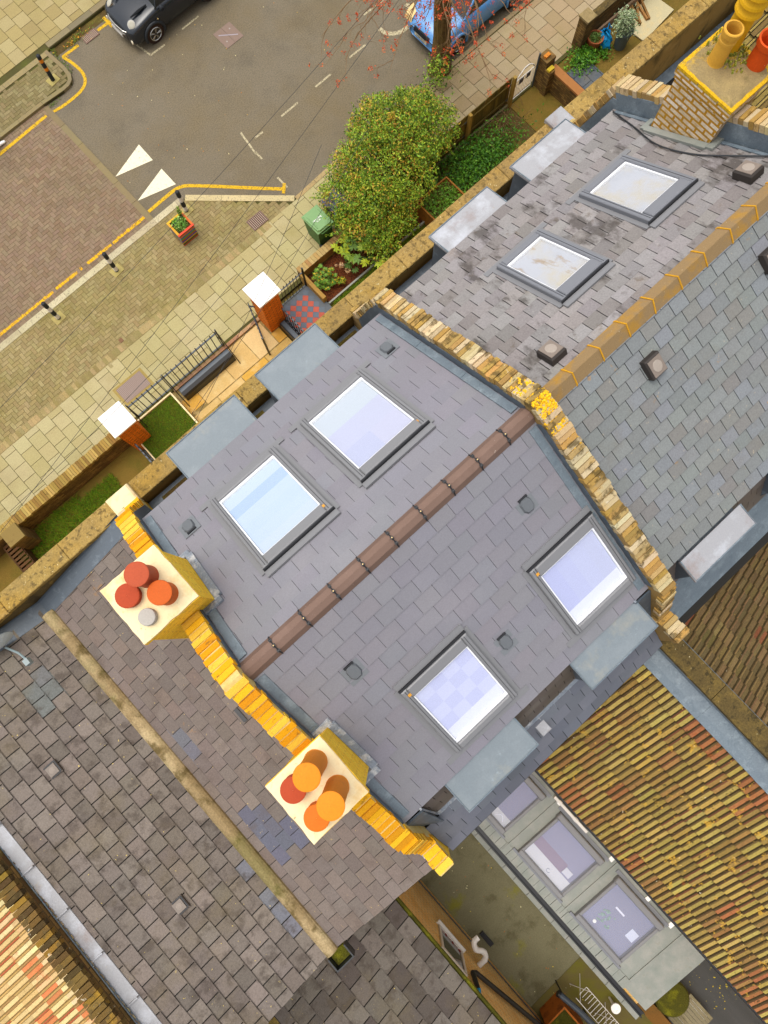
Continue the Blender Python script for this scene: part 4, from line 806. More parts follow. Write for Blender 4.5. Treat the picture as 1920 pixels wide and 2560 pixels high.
# far left house and its mossy party wall
wD = thing('party_wall', 'mossy brown brick party wall beside the striped pale tile roof at the bottom left', 'party wall', (-6.4, 0, 0))
m = MB(); m.box(-6.50, -6.275, -3.0, 4.14, -.1, 9.28); m.build('brickwork', 'brick_dark', wD)
m = MB(); coping_run(m, [(4.1, 9.285), (-3.0, 9.285)], -6.51, -6.28, [H('6a5224'), H('5c4620'), H('7a602c'), H('8a6a24'), H('4c3a1a')], bw=.085); m.build('brick_coping', 'brickbit_lich', wD)
h4 = thing('terraced_house', 'house at bottom left with cream and red striped corrugated tiles', 'house', (-9, 0, 0))
m = MB(); m.box(-12, -6.51, -2.8, 4.1, -.1, 7.2); m.build('wall', 'brick_tan', h4)
u = MB(); u.extr_y([(-6.505, 9.02), (-11.5, 7.4), (-11.5, 7.25), (-6.505, 8.9)], -2.9, 4.1); rf = u.build('roof', 'under', h4)
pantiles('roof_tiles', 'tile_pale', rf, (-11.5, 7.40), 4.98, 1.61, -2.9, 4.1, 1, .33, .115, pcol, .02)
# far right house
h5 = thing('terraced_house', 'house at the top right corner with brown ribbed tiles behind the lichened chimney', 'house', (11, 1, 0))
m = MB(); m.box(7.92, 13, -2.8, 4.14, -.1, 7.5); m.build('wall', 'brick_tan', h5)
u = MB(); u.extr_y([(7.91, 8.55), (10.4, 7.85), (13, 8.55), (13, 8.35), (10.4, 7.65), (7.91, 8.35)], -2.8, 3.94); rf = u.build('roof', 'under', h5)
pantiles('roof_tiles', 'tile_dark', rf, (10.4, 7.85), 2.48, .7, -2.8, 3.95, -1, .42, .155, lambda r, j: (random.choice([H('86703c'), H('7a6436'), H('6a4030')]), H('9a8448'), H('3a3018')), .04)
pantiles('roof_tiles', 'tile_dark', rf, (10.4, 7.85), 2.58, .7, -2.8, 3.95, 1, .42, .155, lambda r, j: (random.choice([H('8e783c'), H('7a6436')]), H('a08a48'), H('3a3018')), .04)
m = MB(); m.box(7.92, 13, 3.95, 4.15, 7.5, 7.95); m.build('parapet_gutter', 'lead', h5); parapet(h5, 7.78, 26, zb=7.4)
m = MB(); m.box(13, 26, -2.8, 4.14, -.1, 8.6); m.build('flat_roof', 'lead_dark', h5)
# black cable across the old slates
m = MB(front); m.tube(smoothline([Vector(p) for p in ((7.56, 3.36, .05), (7.42, 2.92, .04), (7.22, 2.4, .05), (7.26, 1.9, .035), (7.42, 1.45, .05), (7.62, 1.05, .04))], 6), .011, 6); tag(m.build('cable', 'black_plastic'), 'black cable snaking over the old slates below the white brick chimney', 'cable')
# ---------------------------------------------------------------- single storey extension
ex = thing('kitchen_extension', 'narrow single storey extension with grey lead roof and three square skylights', 'house extension', (-.7, -6.5, 0))
m = MB(); m.box(-1.58, .32, -9.55, -3.0, -.1, 2.75); m.build('wall', 'brick_tan', ex)
def ez(x): return 2.92+(x+1.55)*.16
def exf(x, y, h): return (x-h*.158, y, ez(x)+h)
u = MB(exf); u.box(-1.56, .26, -9.05, -3.0, -.12, 0); u.box(-1.52, .28, -9.7, -9.051, -.14, -.05); 
for y in (-3.5, -5.25, -7.05, -9.0): u.box(-1.5, .2, y-.02, y+.02, .0, .03)
lr = u.build('lead_roof', 'lead_green', ex)
m = MB(exf)
for k in range(34):
    y = -3.1-k*.175; m.box(-1.54, -1.33+R_(-.01, .01), y-.165, y, .001, .018+.01*(k % 2))
m.build('soaker_strip', 'lead_green', lr)
m = MB(exf)
for y in (-4.2, -5.3, -5.8, -6.9, -8.0, -8.7): m.box(.02+R_(0, .1), .26, y-.05, y+.05, .002, .03)
m.build('lead_clip', 'white_stone', lr)
for k, (y1, y0) in enumerate(((-3.66, -4.98), (-5.47, -6.79), (-7.25, -8.58))):
    x0, x1 = -1.27, .02; t = .11; f = MB(exf)
    f.box(x0, x0+t, y0, y1, .0, .13, ch=.015); f.box(x1-t*1.3, x1, y0-.02, y1+.02, .0, .15, ch=.02); f.box(x0+t+.002, x1-t*1.3-.002, y0, y0+.07, 0, .13, ch=.012); f.box(x0+t+.002, x1-t*1.3-.002, y1-.07, y1, 0, .13, ch=.012)
    w = f.build('skylight_frame', 'frame_grey', ex); g = MB(exf); g.poly([(x0+t, y0+.07, .10), (x1-t*1.3, y0+.07, .10), (x1-t*1.3, y1-.07, .10), (x0+t, y1-.07, .10)]); g.build('glass', 'glass', w)
    q = MB(exf); A, B, C_, D = x0+t+.005, x1-t*1.3-.005, y0+.075, y1-.075
    pal = ['b4b2d4', 'b0aed0', 'a8a8c8']; q.poly([(A, C_, .012), (B, C_, .012), (B, D, .012), (A, D, .012)], H(pal[k % 3], .47))
    if k == 1: q.poly([(A, C_, .014), (A+.26, C_, .014), (A+.26, D, .014), (A, D, .014)], H('e8e8f0', .6)); q.poly([(A+.26, C_+.3, .013), (A+.5, C_+.3, .013), (A+.5, D, .013), (A+.26, D, .013)], H('9a86a0', .6)); q.box(A+.3, A+.45, C_+.1, C_+.3, .014, .03, H('c8c8d4')); q.tube([(A+.1+.04*math.cos(a*.5), C_+.5+.05*math.sin(a*.5), .02) for a in range(10)], .006, 5, H('8088a0'))
    if k == 0: q.poly([(A, C_, .014), (A+.2, C_, .014), (A+.2, C_+.6, .014), (A, C_+.6, .014)], H('e8e8f0', .6)); q.tube([(A+.05+.1*math.sin(a*.4), C_+.1+a*.03, .02) for a in range(9)], .008, 5, H('f4f4ff'))
    if k == 2:
        for _ in range(26): xx, yy = R_(A+.2, A+.5), R_(D-.6, D-.25); q.rbox(xx, yy, R_(.03, .07), R_(.02, .04), .014, .02, R_(0, 3), vary(H('7c9a8c'), .2))
        q.poly([(A+.65, C_+.55, .014), (A+.69, C_+.55, .014), (A+.69, C_+.8, .014), (A+.65, C_+.8, .014)], H('e0e0f0')); q.lathe(A+.12, D-.3, [(.04, .014), (.04, .03), (.002, .034)], 12, H('ecece8')); q.poly([(A+.4, C_+.05, .014), (A+.62, C_+.05, .014), (A+.62, C_+.25, .014), (A+.4, C_+.25, .014)], H('ccd0e4'))
    q.build('room_below', 'plain', w)
    s = MB(exf); s.box(x0-.06, x0-.005, y0-.1, y1+.1, .005, .05); s.build('collar', 'frame_dark', w); s = MB(exf); s.box(x1+.005, x1+.09, y0-.1, y1+.1, .005, .03); s.build('collar', 'frame_dark', w)
m = MB(); m.box(-1.66, -1.585, -9.75, -3.25, 2.74, 2.8); m.box(-1.585, -1.57, -9.75, -3.25, 2.74, 2.87); m.box(-1.69, -1.66, -9.75, -3.25, 2.74, 2.86); m.build('gutter', 'black_iron', ex)
m = MB(); m.box(.10, .16, -6.1, -5.1, 3.28, 3.36); m.build('white_batten', 'white_plastic', ex)
m = MB(); m.lathe(-1.50, -4.27, [(.10, 2.6), (.10, 3.08), (.108, 3.09), (.108, 3.13), (.1, 3.14), (.002, 3.15)], 16); tag(m.build('pipe_cap', 'black_plastic'), 'black round capped pipe at the top end of the extension gutter', 'pipe')
gw = thing('garden_wall', 'thin rendered boundary wall with stone coping between yard and extension', 'wall', (-1.8, -7, 0))
m = MB(); m.box(-1.84, -1.71, -9.9, -3.1, -.1, 2.2); m.build('brickwork', 'brick_dark', gw); m = MB(); y = -3.1
while y > -9.8: L = R_(.35, .5); m.box(-1.86, -1.70, y-L+.006, y, 2.202, 2.25+R_(0, .006), ch=.008); y -= L
m.build('coping', 'lead_green', gw)
# ---------------------------------------------------------------- things at the back, bottom right corner
bx = thing('planter_box', 'rusty orange open planter box in the dark back yard', 'planter', (-3.3, -9.9, 0))
m = MB(); a, b_, c_, d_ = -3.72, -3.08, -10.3, -9.5
for q in ((a, b_, d_-.04, d_), (a, b_, c_, c_+.04), (a, a+.04, c_+.042, d_-.042), (b_-.04, b_, c_+.042, d_-.042)): m.box(*q, .02, .8)
m.build('box', 'rust', bx); m = MB(); m.box(a+.045, b_-.045, c_+.045, d_-.045, .02, .55); m.build('soil', 'mossy', bx)
rl = tag(MB() and thing('drainpipe', 'x', 'x', (-2.9, -9.6, 0)), 'blue grey pipe leaning over the rusty planter box', 'pipe')
m = MB(); m.tube([(-2.96, -9.12, .95), (-2.86, -9.7, .98), (-2.8, -10.5, 1.0)], .07, 12); m.build('pipe', 'slate_blue_iron', rl); m = MB(); m.tube([(-2.97, -9.10, .95), (-2.955, -9.16, .952)], .082, 12); m.build('collar', 'black_iron', rl); m = MB(); m.tube([(-2.83, -10.2, .95), (-2.9, -10.25, .03)], .02, 6); m.tube([(-2.93, -9.3, .9), (-2.95, -9.3, .03)], .02, 6); m.build('prop', 'black_iron', rl)
rk = thing('drying_rack', 'white wire clothes drying rack folded open in the back yard', 'drying rack', (-2.6, -10, 0)); m = MB()
for x in (-2.74, -2.38): m.tube([(x, -9.55, .8), (x, -10.7, .8)], .009, 6)
m.build('side_rail', 'white_plastic', rk); m = MB()
for k in range(13): y = -9.55-k*.095; m.tube([(-2.74+.12*(k < 4), y, .8), (-2.38, y, .8)], .006, 5)
m.build('wire', 'white_plastic', rk); m = MB()
for y in (-9.7, -10.6):
    m = MB(); m.tube([(-2.74, y, .8), (-2.38, y+.1, .02)], .009, 6); m.build('leg', 'white_plastic', rk); m = MB(); m.tube([(-2.38, y, .8), (-2.74, y+.1, .02)], .009, 6); m.build('leg', 'white_plastic', rk)
m = MB(); m.lathe(-2.22, -10.5, [(.03, .02), (.03, .5), (.12, .52), (.12, .56), (.05, .565), (.045, .55), (.002, .55)], 16); tag(m.build('round_stool', 'white_stone'), 'small round white stand near the drying rack', 'stand')
bt = thing('water_butt', 'large round moss covered barrel below the end of the lead roof', 'barrel', (-1.02, -11.1, 0)); m = MB(); m.lathe(-1.02, -11.12, [(.33, .02), (.40, .4), (.42, .8), (.38, .86), (.002, .92)], 24); m.build('barrel', 'mossy', bt)
dk = thing('timber_board', 'grey ribbed timber board leaning beside the mossy barrel', 'board', (-1, -11.9, 0)); m = MB()
for k in range(9): x = -1.42+k*.09; m.box(x, x+.082, -12.3, -11.55, .42, .46, vary(H('8c8468'), .08))
m.build('board', 'timber', dk); m = MB(); m.box(-1.3, -1.2, -12.2, -11.7, .02, .42); m.box(-.8, -.7, -12.2, -11.7, .02, .42); m.build('support', 'timber', dk)
tp = thing('timber_post', 'brown timber sleeper lying beside the mossy barrel', 'timber', (-1.6, -11, 0)); m = MB(); m.box(-1.78, -1.45, -11.7, -10.0, .02, .7, H('7a5420')); m.build('beam', 'timber', tp)
# ---------------------------------------------------------------- street furniture
def bollard(x, y, lab, bands, grp, base=True, h=1.0):
    b = thing('bollard', lab, 'bollard', (x, y, .1), grp); m = MB(); r = .062; K = H('24282c'); z = .1; prof = []; cols = []
    for (z0, z1, c) in bands:
        rr = r*(1.04 if c == 'k' else 1.0); col = {'k': K, 'w': H('e4e0da', .9), 'o': H('f08a10')}[c]; prof += [(rr, .1+z0*h), (rr, .1+z1*h)]; cols += [col, col]
    top = .1+bands[-1][1]*h; prof += [(r*1.05, top), (r*1.0, top+.03), (r*.7, top+.05), (.002, top+.058)]; cols += [K]*4
    m.lathe(x, y, prof, 20, K, cols=cols); m.build('post', 'plain', b, smooth=False)
    if base: q = MB(); q.rbox(x, y, .36, .30, .1, .118, .1, H('b0a060')); q.build('concrete_base', 'slab', b)
    return b
Z = [(0, .06, 'k'), (.06, .27, 'w'), (.27, .52, 'k'), (.52, .74, 'w'), (.74, .94, 'k')]
bollard(3.59, 19.63, 'black bollard with two orange bands on the far corner by the parked black car', [(0, .42, 'k'), (.42, .54, 'o'), (.54, .74, 'k'), (.74, .86, 'o'), (.86, .95, 'k')], 'street bollards')
bollard(3.80, 13.37, 'black and white bollard standing behind the striped planter', Z, 'street bollards')
b2 = bollard(1.03, 13.31, 'black and white bollard in the middle of the three along the kerb', Z, 'street bollards')
bollard(-1.18, 13.31, 'black and white bollard nearest the left edge of the photo', Z, 'street bollards')
# striped planter
pl = thing('street_planter', 'square timber planter striped in rainbow colours beside the zebra bollard', 'planter', (3.3, 12.8, .1))
pc = ['c84a28', '3c6a3c', 'd8a020', '3c5a98', 'b8402c', '6a9a3c', '5060a8', 'd87820', '2c6a78', 'c8b030']; m = MB(); x0, x1, y0, y1 = 3.02, 3.56, 12.53, 13.08; zz = .1
for k in range(9):
    c = H(pc[k]); d = .0035*(k % 2)
    for q in ((x0-d, x1+d, y0-d, y0+.03), (x0-d, x1+d, y1-.03, y1+d), (x0-d, x0+.03, y0+.031, y1-.031), (x1-.03, x1+d, y0+.031, y1-.031)): m.box(*q, zz, zz+.057, vary(c, .1))
    zz += .059
m.build('slats', 'plain', pl); m = MB(); t = .045
m.box(x0-.02, x1+.02, y0-.02, y0+t, zz, zz+.03, H('e04a28')); m.box(x0-.02, x1+.02, y1-t, y1+.02, zz, zz+.03, H('e0b020')); m.box(x0-.02, x0+t, y0+t+.002, y1-t-.002, zz, zz+.03, H('e0a01c')); m.box(x1-t, x1+.02, y0+t+.002, y1-t-.002, zz, zz+.03, H('d86a20')); m.build('rim', 'plain', pl)
m = MB(); m.box(x0+.04, x1-.04, y0+.04, y1-.04, .15, zz-.06); m.build('soil', 'soil', pl)
def leaves(mb, n, fn, size, cols, up=.35, asp=1.8):
    for _ in range(n):
        p = fn(); c = vary(random.choice(cols), .25, .06); s = size*R_(.6, 1.3)
        nn = Vector((random.gauss(0, 1), random.gauss(0, 1), abs(random.gauss(0, 1))+up)).normalized(); a = nn.orthogonal().normalized(); a.rotate(Matrix.Rotation(R_(0, 6.28), 3, nn)); b = nn.cross(a)
        P = Vector(p); mb.faces([P-a*s*asp*.5, P+b*s*.42, P+a*s*asp*.5+nn*s*.1, P-b*s*.42], [(0, 1, 2, 3)], c)
def inball(c, r, sq=.75, shell=.45):
    while True:
        v = Vector((R_(-1, 1), R_(-1, 1), R_(-1, 1)))
        if shell < v.length < 1: return (c[0]+v.x*r, c[1]+v.y*r, c[2]+v.z*r*sq)
G1 = [H('5c7a14'), H('6c8a1a'), H('4c6a10'), H('7c9420')]
m = MB(); leaves(m, 420, lambda: inball((3.28, 12.82, .68), .24, .6, .1), .035, [H('4a8a20'), H('7ab03c'), H('a8c860'), H('5c8a2c')]); leaves(m, 60, lambda: (3.48+R_(-.05, .05), 12.98+R_(-.05, .05), .7+R_(0, .4)), .03, G1, asp=4); m.build('plants', 'leaf', pl)
# drains and covers
def drain(x0, x1, y0, y1, z, lab, nx):
    d = thing('drain_grate', lab, 'drain', ((x0+x1)/2, (y0+y1)/2, z)); m = MB(); t = .03
    for q in ((x0, x1, y0, y0+t), (x0, x1, y1-t, y1), (x0, x0+t, y0+t, y1-t), (x1-t, x1, y0+t, y1-t)): m.box(*q, z, z+.02, H('7a5f50'))
    m.build('frame', 'plain', d); m = MB(); m.box(x0+t, x1-t, y0+t, y1-t, z, z+.004, H('060504')); m.build('pit', 'plain', d); m = MB()
    for k in range(nx): x = x0+t+(x1-x0-2*t)*(k+.5)/nx; m.box(x-.014, x+.014, y0+t+.002, y1-t-.002, z+.005, z+.018, H('a88c78'))
    m.build('bars', 'plain', d)
drain(5.18, 5.72, 20.0, 20.30, .003, 'rusty drain grate by the front bumper of the black car', 10); drain(4.88, 5.44, 11.46, 11.86, .102, 'drain grate set in the brick paving near the green bin', 9)
c = thing('manhole_cover', 'diamond shaped pinkish iron cover in the road near the black car', 'manhole cover', (8.68, 17.15, 0)); m = MB(); m.box(8.34, 8.67, 16.82, 17.52, .002, .012, H('8a6c60')); m.box(8.68, 9.02, 16.82, 17.52, .002, .012, H('8a6c60')); m.build('plate', 'iron_plate', c); m = MB(); m.box(8.50, 8.86, 17.14, 17.16, .013, .02, H('a8a0a8')) if False else m.rbox(8.68, 17.17, .62, .03, .013, .018, -.66, H('a8a0a8')); m.lathe(8.5, 17.02, [(.025, .013), (.025, .017)], 10, H('a8a098')); m.lathe(8.86, 17.32, [(.025, .013), (.025, .017)], 10, H('a8a098')); m.build('lifting_bar', 'plain', c)
c = thing('manhole_cover', 'studded steel cover in the pavement outside the black railings', 'manhole cover', (-.9, 10.15, .1)); m = MB(); m.box(-1.42, -.38, 9.83, 10.5, .1, .108, H('a08a4c')); m.build('surround', 'slab', c); m = MB(); m.box(-1.34, -.46, 9.9, 10.43, .109, .114, H('8a7468')); m.build('plate', 'plain', c); m = MB()
for i in range(20):
    for j in range(12): m.box(-1.31+i*.043, -1.293+i*.043, 9.92+j*.042, 9.937+j*.042, .1142, .118, H('a89a92'))
so = m.build('studs', 'plain', c); so['kind'] = 'stuff'
c = MB(); c.box(-.32, -.2, 11.45, 11.58, .1, .116, H('7a5434')); tag(c.build('stopcock_cover', 'plain'), 'tiny rusty square stopcock cover in the brick paving', 'utility cover')
# ---------------------------------------------------------------- front gardens of the new-roofed house
gwl = thing('garden_wall', 'dark brick front garden wall with brick-on-edge coping at the left', 'wall', (-6, 9, 0)); m = MB(); m.box(-12, -2.0, 8.88, 9.14, -.1, .82); m.build('brickwork', 'brick_dark', gwl); m = MB(); x = -12
while x < -2.02: m.box(x, x+.07, 8.85+R_(-.01, .01), 9.17+R_(-.01, .01), .822, .93+R_(-.008, .008), vary(random.choice([H('a08440'), H('8a6c34'), H('b09450')]), .15)); x += .076
m.build('coping', 'brickbit', gwl)
def pillar(x0, x1, y0, y1, lab, cz):
    p = thing('gate_pillar', lab, 'gate pillar', ((x0+x1)/2, (y0+y1)/2, 0), 'capped brick gate pillars'); m = MB(); m.box(x0, x1, y0, y1, -.05, cz-.1); m.build('brick_shaft', 'brick_orange', p); cx, cy = (x0+x1)/2, (y0+y1)/2; w, d = (x1-x0)/2+.075, (y1-y0)/2+.075
    m = MB(); P = [(cx-w, cy-d), (cx+w, cy-d), (cx+w, cy+d), (cx-w, cy+d)]; m.faces([(*q, cz-.098) for q in P]+[(*q, cz-.04) for q in P]+[(cx, cy, cz+.04)], [(3, 2, 1, 0), (0, 1, 5, 4), (1, 2, 6, 5), (2, 3, 7, 6), (3, 0, 4, 7), (4, 5, 8), (5, 6, 8), (6, 7, 8), (7, 4, 8)]); m.build('cap', 'white_stone', p)
pillar(-1.98, -1.42, 8.56, 9.14, 'orange brick gate pillar with white cap left of the black railings', 1.95); pillar(3.16, 3.76, 8.72, 9.3, 'orange brick gate pillar with white cap beside the red and black tiled path', 1.95)
rl = thing('railing', 'black front railing of upright bars above the black plinth', 'railing', (.3, 9.3, .1)); m = MB(); m.box(-1.36, 1.86, 9.325, 9.365, 1.0, 1.035); m.box(-1.36, 1.86, 9.33, 9.36, .2, .23); m.build('rail', 'slate_blue_iron', rl)
for k in range(18):
    x = -1.17+k*.1755; m = MB(); m.tube([(x, 9.345, .1), (x, 9.345, 1.12), (x, 9.345, 1.16)], [.014, .014, .005], 6); m.build('bar', 'black_iron', rl)
for x in (-1.34, -.07, 1.86):
    m = MB(); m.box(x-.018, x+.018, 9.33, 9.366, .1, 1.2); m.build('post', 'black_iron', rl); m = MB(); m.tube([(x, 9.33, 1.12), (x, 8.62, .05)], .014, 6); m.build('stay', 'black_iron', rl)
pz = thing('plinth', 'long low black painted plinth under the front railing', 'plinth', (.9, 8.9, 0)); m = MB(); m.extr_x([(9.1, .0), (9.1, .36), (9.05, .41), (8.95, .42), (8.84, .38), (8.80, .30), (8.78, .0)], 0.0, 1.84); m.build('base', 'black_iron', pz); m = MB(); m.extr_x([(9.06, .414), (9.02, .428), (8.98, .428), (8.94, .424)], .02, 1.82); m.build('top_rail', 'slate_blue_iron', pz)
gb = thing('raised_lawn', 'small square raised lawn edged in pale stone behind the left white-capped pillar', 'lawn bed', (-.95, 6.8, 0)); m = MB()
m.box(-1.76, -.2, 9.12, 9.165, 0, .44); m.box(-.24, -.195, 4.5, 9.118, 0, .44); m.box(-1.80, -1.765, 4.5, 9.165, 0, .40); m.build('edging', 'cream', gb); m = MB(); m.box(-1.76, -.245, 4.5, 9.115, .0, .37); m.build('turf', 'grassbase', gb)
def grassblades(x0, x1, y0, y1, z, n, h, cols):
    mb = MB()
    for _ in range(n):
        x, y = R_(x0, x1), R_(y0, y1); a = R_(0, 6.28); l = R_(.3, .9)*h; w = R_(.004, .008)*max(1, h/.08); dx, dy = math.cos(a), math.sin(a); hh = h*R_(.5, 1)
        mb.faces([(x-dy*w, y+dx*w, z), (x+dy*w, y-dx*w, z), (x+dx*l, y+dy*l, z+hh)], [(0, 1, 2)], vary(random.choice(cols), .25, .08))
    return mb
LG = [H('5c8408'), H('6a8c0c'), H('4c7008'), H('7a8a14'), H('6a6a10')]
gz = grassblades(-1.75, -.25, 7.2, 9.1, .37, 9000, .06, LG).build('grass', 'grass', gb); gz['kind'] = 'stuff'
# divider railings
def fence_y(name, lab, x, y0, y1, z0, z1, step, knob=True, mat_='black_iron', spear=False):
    f = thing(name, lab, 'railing', (x, (y0+y1)/2, z0)); m = MB(); m.box(x-.02, x+.02, y0, y1, z1-.12, z1-.09); m.box(x-.015, x+.015, y0, y1, z0+.06, z0+.09); m.build('rail', 'slate_blue_iron', f); n = int((y1-y0)/step)
    for k in range(n+1):
        y = y0+k*(y1-y0)/n; b = MB(); b.tube([(x, y, z0), (x, y, z1-.06), (x, y, z1)], [.011, .014, .003], 6)
        if knob: b.lathe(x, y, [(.012, z1-.16), (.026, z1-.13), (.012, z1-.1)], 6)
        b.build('bar', mat_, f)
    return f
fence_y('railing', 'ornate black divider railing between the raised lawn and the left soil bed', -1.86, 4.6, 8.45, .1, 1.0, .14)
fence_y('railing', 'black railing between the sandstone path and the red and black tiles', 3.68, 4.6, 8.62, .1, 1.15, .13)
p2 = thing('plinth', 'short black painted plinth beside the red and black tiled path', 'plinth', (3.53, 8.2, 0)); m = MB(); m.box(3.44, 3.64, 7.0, 8.62, 0, .42, ch=.03); m.build('base', 'black_iron', p2); m = MB(); m.box(3.48, 3.6, 7.05, 8.58, .421, .432); m.build('top_rail', 'slate_blue_iron', p2)
gt = thing('iron_gate', 'black iron gate standing open beside the right white-capped pillar', 'gate', (3.0, 8.8, 0))
A = Vector((3.06, 9.33, 0)); B = Vector((2.67, 8.25, 0)); m = MB()
for z in (.15, .95, 1.15): m.tube([A+Vector((0, 0, z)), B+Vector((0, 0, z))], .016, 6)
m.build('frame', 'slate_blue_iron', gt)
for k in range(11): p = A.lerp(B, k/10); b = MB(); b.tube([p+Vector((0, 0, .12)), p+Vector((0, 0, 1.24))], [.01, .004], 6); b.build('bar', 'black_iron', gt)
m = MB()
for k in range(10): p = A.lerp(B, (k+.5)/10); m.tube([p+Vector((.03*math.cos(a), .03*math.sin(a), 1.05)) for a in [0, 1, 2, 3, 4, 5, 6.28]], .006, 5)
m.build('scrollwork', 'black_iron', gt); m = MB(); m.box(B.x-.025, B.x+.025, B.y-.03, B.y+.02, 0, 1.25); m.build('post', 'black_iron', gt); m = MB(); m.tube([(3.15, 9.2, 1.0), (3.06, 9.33, 1.0)], .02, 6); m.build('hinge', 'slate_blue_iron', gt)
sg = thing('spear_railing', 'low black spear-topped gate railing at the street end of the tiled path', 'railing', (4.4, 9.1, .1)); m = MB(); m.box(3.8, 4.86, 9.06, 9.09, .98, 1.0); m.box(3.8, 4.86, 9.06, 9.09, .2, .22); m.build('rail', 'slate_blue_iron', sg)
for k in range(9): x = 3.9+k*.115; b = MB(); b.tube([(x, 9.075, .12), (x, 9.075, 1.05), (x, 9.075, 1.055), (x, 9.075, 1.13)], [.009, .009, .02, .002], 6); b.build('bar', 'black_iron', sg)
m = MB(); m.box(4.83, 4.87, 9.05, 9.1, .1, 1.2); m.build('post', 'black_iron', sg)
# paths
m = MB(); m.box(-.19, 3.42, 4.5, 9.3, -.1, .03, H('8a7440')); pb = struct(m.build('front_path', 'sandstone'))
m = MB(); x = -.18; 
for (a, b, c, d) in [(-.18, .36, 8.42, 8.9), (.37, 1.42, 8.32, 8.82), (1.43, 2.35, 8.32, 9.2), (2.36, 3.1, 8.32, 9.2), (-.18, .7, 7.9, 8.30), (.71, 1.6, 7.9, 8.30), (1.61, 2.5, 7.9, 8.30), (2.51, 3.42, 7.9, 8.30), (-.18, 1.0, 7.2, 7.88), (1.01, 2.2, 7.2, 7.88), (2.21, 3.42, 7.2, 7.88), (3.11, 3.42, 8.32, 8.7)]: m.box(a+.006, b-.006, c+.006, d-.006, .031, .05, vary(random.choice([H('cfae6c'), H('c8a45c'), H('d4b67c'), H('d0a040')]), .05))
struct(m.build('front_path_flags', 'sandstone'))
m = MB(); x = -.1
while x < 3.3: m.box(x, x+.17, 9.24, 9.34, .03, .106, vary(random.choice([H('a87c5c'), H('b89068')]), .1)); x += .176
struct(m.build('threshold_bricks', 'paver'))
# red and black diagonal tiles
m = MB(); m.box(3.72, 4.95, 4.5, 9.06, 0, .19, H('5a6066')); struct(m.build('tiled_path', 'plain')); m = MB(); t = .168; q2 = math.sqrt(.5)
poly = [(3.85, 7.0), (4.80, 7.0), (4.80, 8.95), (3.85, 8.95)]
for i in range(-10, 70):
    for j in range(-40, 60):
        u, v = (i+.5)*t, (j+.5)*t; x = 3.85+(u-v)*q2; y = 7.0+(u+v)*q2
        if not inpoly((x, y), poly): continue
        m.rbox(x, y, t-.005, t-.005, .191, .196, math.pi/4, vary(H('b4503a') if (i+j) % 2 == 0 and True else H('5e6874'), .06))
struct(m.build('path_tiles', 'plain'))
# bed walls right of the tiled path
bw = thing('garden_wall', 'low rendered wall with brick top around the mulched flower bed', 'wall', (6, 9.4, 0)); m = MB(); m.box(4.9, 8.85, 9.32, 9.5, -.1, .45); m.box(4.86, 4.98, 8.3, 9.318, -.1, .45); m.build('wall', 'render', bw); m = MB(); x = 4.9
while x < 8.8: m.box(x, x+.10, 9.29, 9.53, .452, .50, vary(random.choice([H('b09058'), H('a0784a'), H('b89c64')]), .1)); x += .108
m.build('coping', 'brickbit', bw); m = MB(); m.box(4.97, 8.9, 8.19, 8.24, -.05, .16); m.build('kerb', 'lead_green', bw)
# ---------------------------------------------------------------- vegetation
def litter(mb, n, x0, x1, y0, y1, z, cols, s=.03):
    for _ in range(n): x, y = R_(x0, x1), R_(y0, y1); mb.rbox(x, y, s*R_(.5, 1.4), s*R_(.3, .8), z, z+.006, R_(0, 3), vary(random.choice(cols), .3))
SH = [H('86a824'), H('6c9018'), H('94b02c'), H('527412'), H('acb830'), H('7a9c1c'), H('44640c')]; SHY = [H('c0a830'), H('b8882c'), H('ccb038'), H('9a8424')]
sb = thing('shrub', 'huge round privet shrub filling the front garden beside the street tree', 'shrub', (8.8, 9.6, 0)); m = MB()
lobes = [((9.7, 9.9, 1.7), 1.15), ((8.6, 9.5, 1.6), 1.4), ((7.5, 9.05, 1.3), 1.05), ((10.4, 9.7, 1.4), .85), ((9.5, 10.8, 1.2), .9), ((10.5, 10.4, 1.2), .75), ((7.25, 9.9, 1.0), .85), ((8.05, 8.5, .9), .55), ((6.9, 9.2, .9), .6), ((7.2, 8.3, .8), .6), ((8.8, 10.5, 1.9), .7), ((7.9, 10.3, 1.2), .8), ((10.9, 10.9, .9), .45)]
for c, r in lobes:
    for q in range(int(48*r*r)):
        cp = inball(c, r*.93, .95, .72); rr = R_(.12, .26); yel = random.random() < (.28 if (cp[1] > 9.8 and cp[0] < 9.6) else .08)
        leaves(m, 52, lambda: inball(cp, rr, .9, .0), .042, SHY if yel else SH)
    leaves(m, int(2600*r*r), lambda: inball(c, r*1.0, .95, .4), .042, SH+SHY[:2])
for _ in range(160):
    c, r = random.choice(lobes); p = Vector(inball(c, r, .9, .9)); dv = (p-Vector(c)).normalized()
    for k in range(8): leaves(m, 2, lambda: tuple(p+dv*k*.035+Vector((R_(-.03, .03), R_(-.03, .03), R_(-.03, .03)))), .04, SH)
m.build('foliage', 'leaf', sb); m = MB()
for _ in range(150):
    c, r = random.choice(lobes); p = inball(c, r*1.0, .95, .6); m.tube([(9+R_(-.4, .4), 9.6+R_(-.3, .3), 0), ((p[0]+9)/2+R_(-.1, .1), (p[1]+9.5)/2, p[2]*.45), p], [.025, .014, .004], 5)
m.build('stem', 'bark', sb)
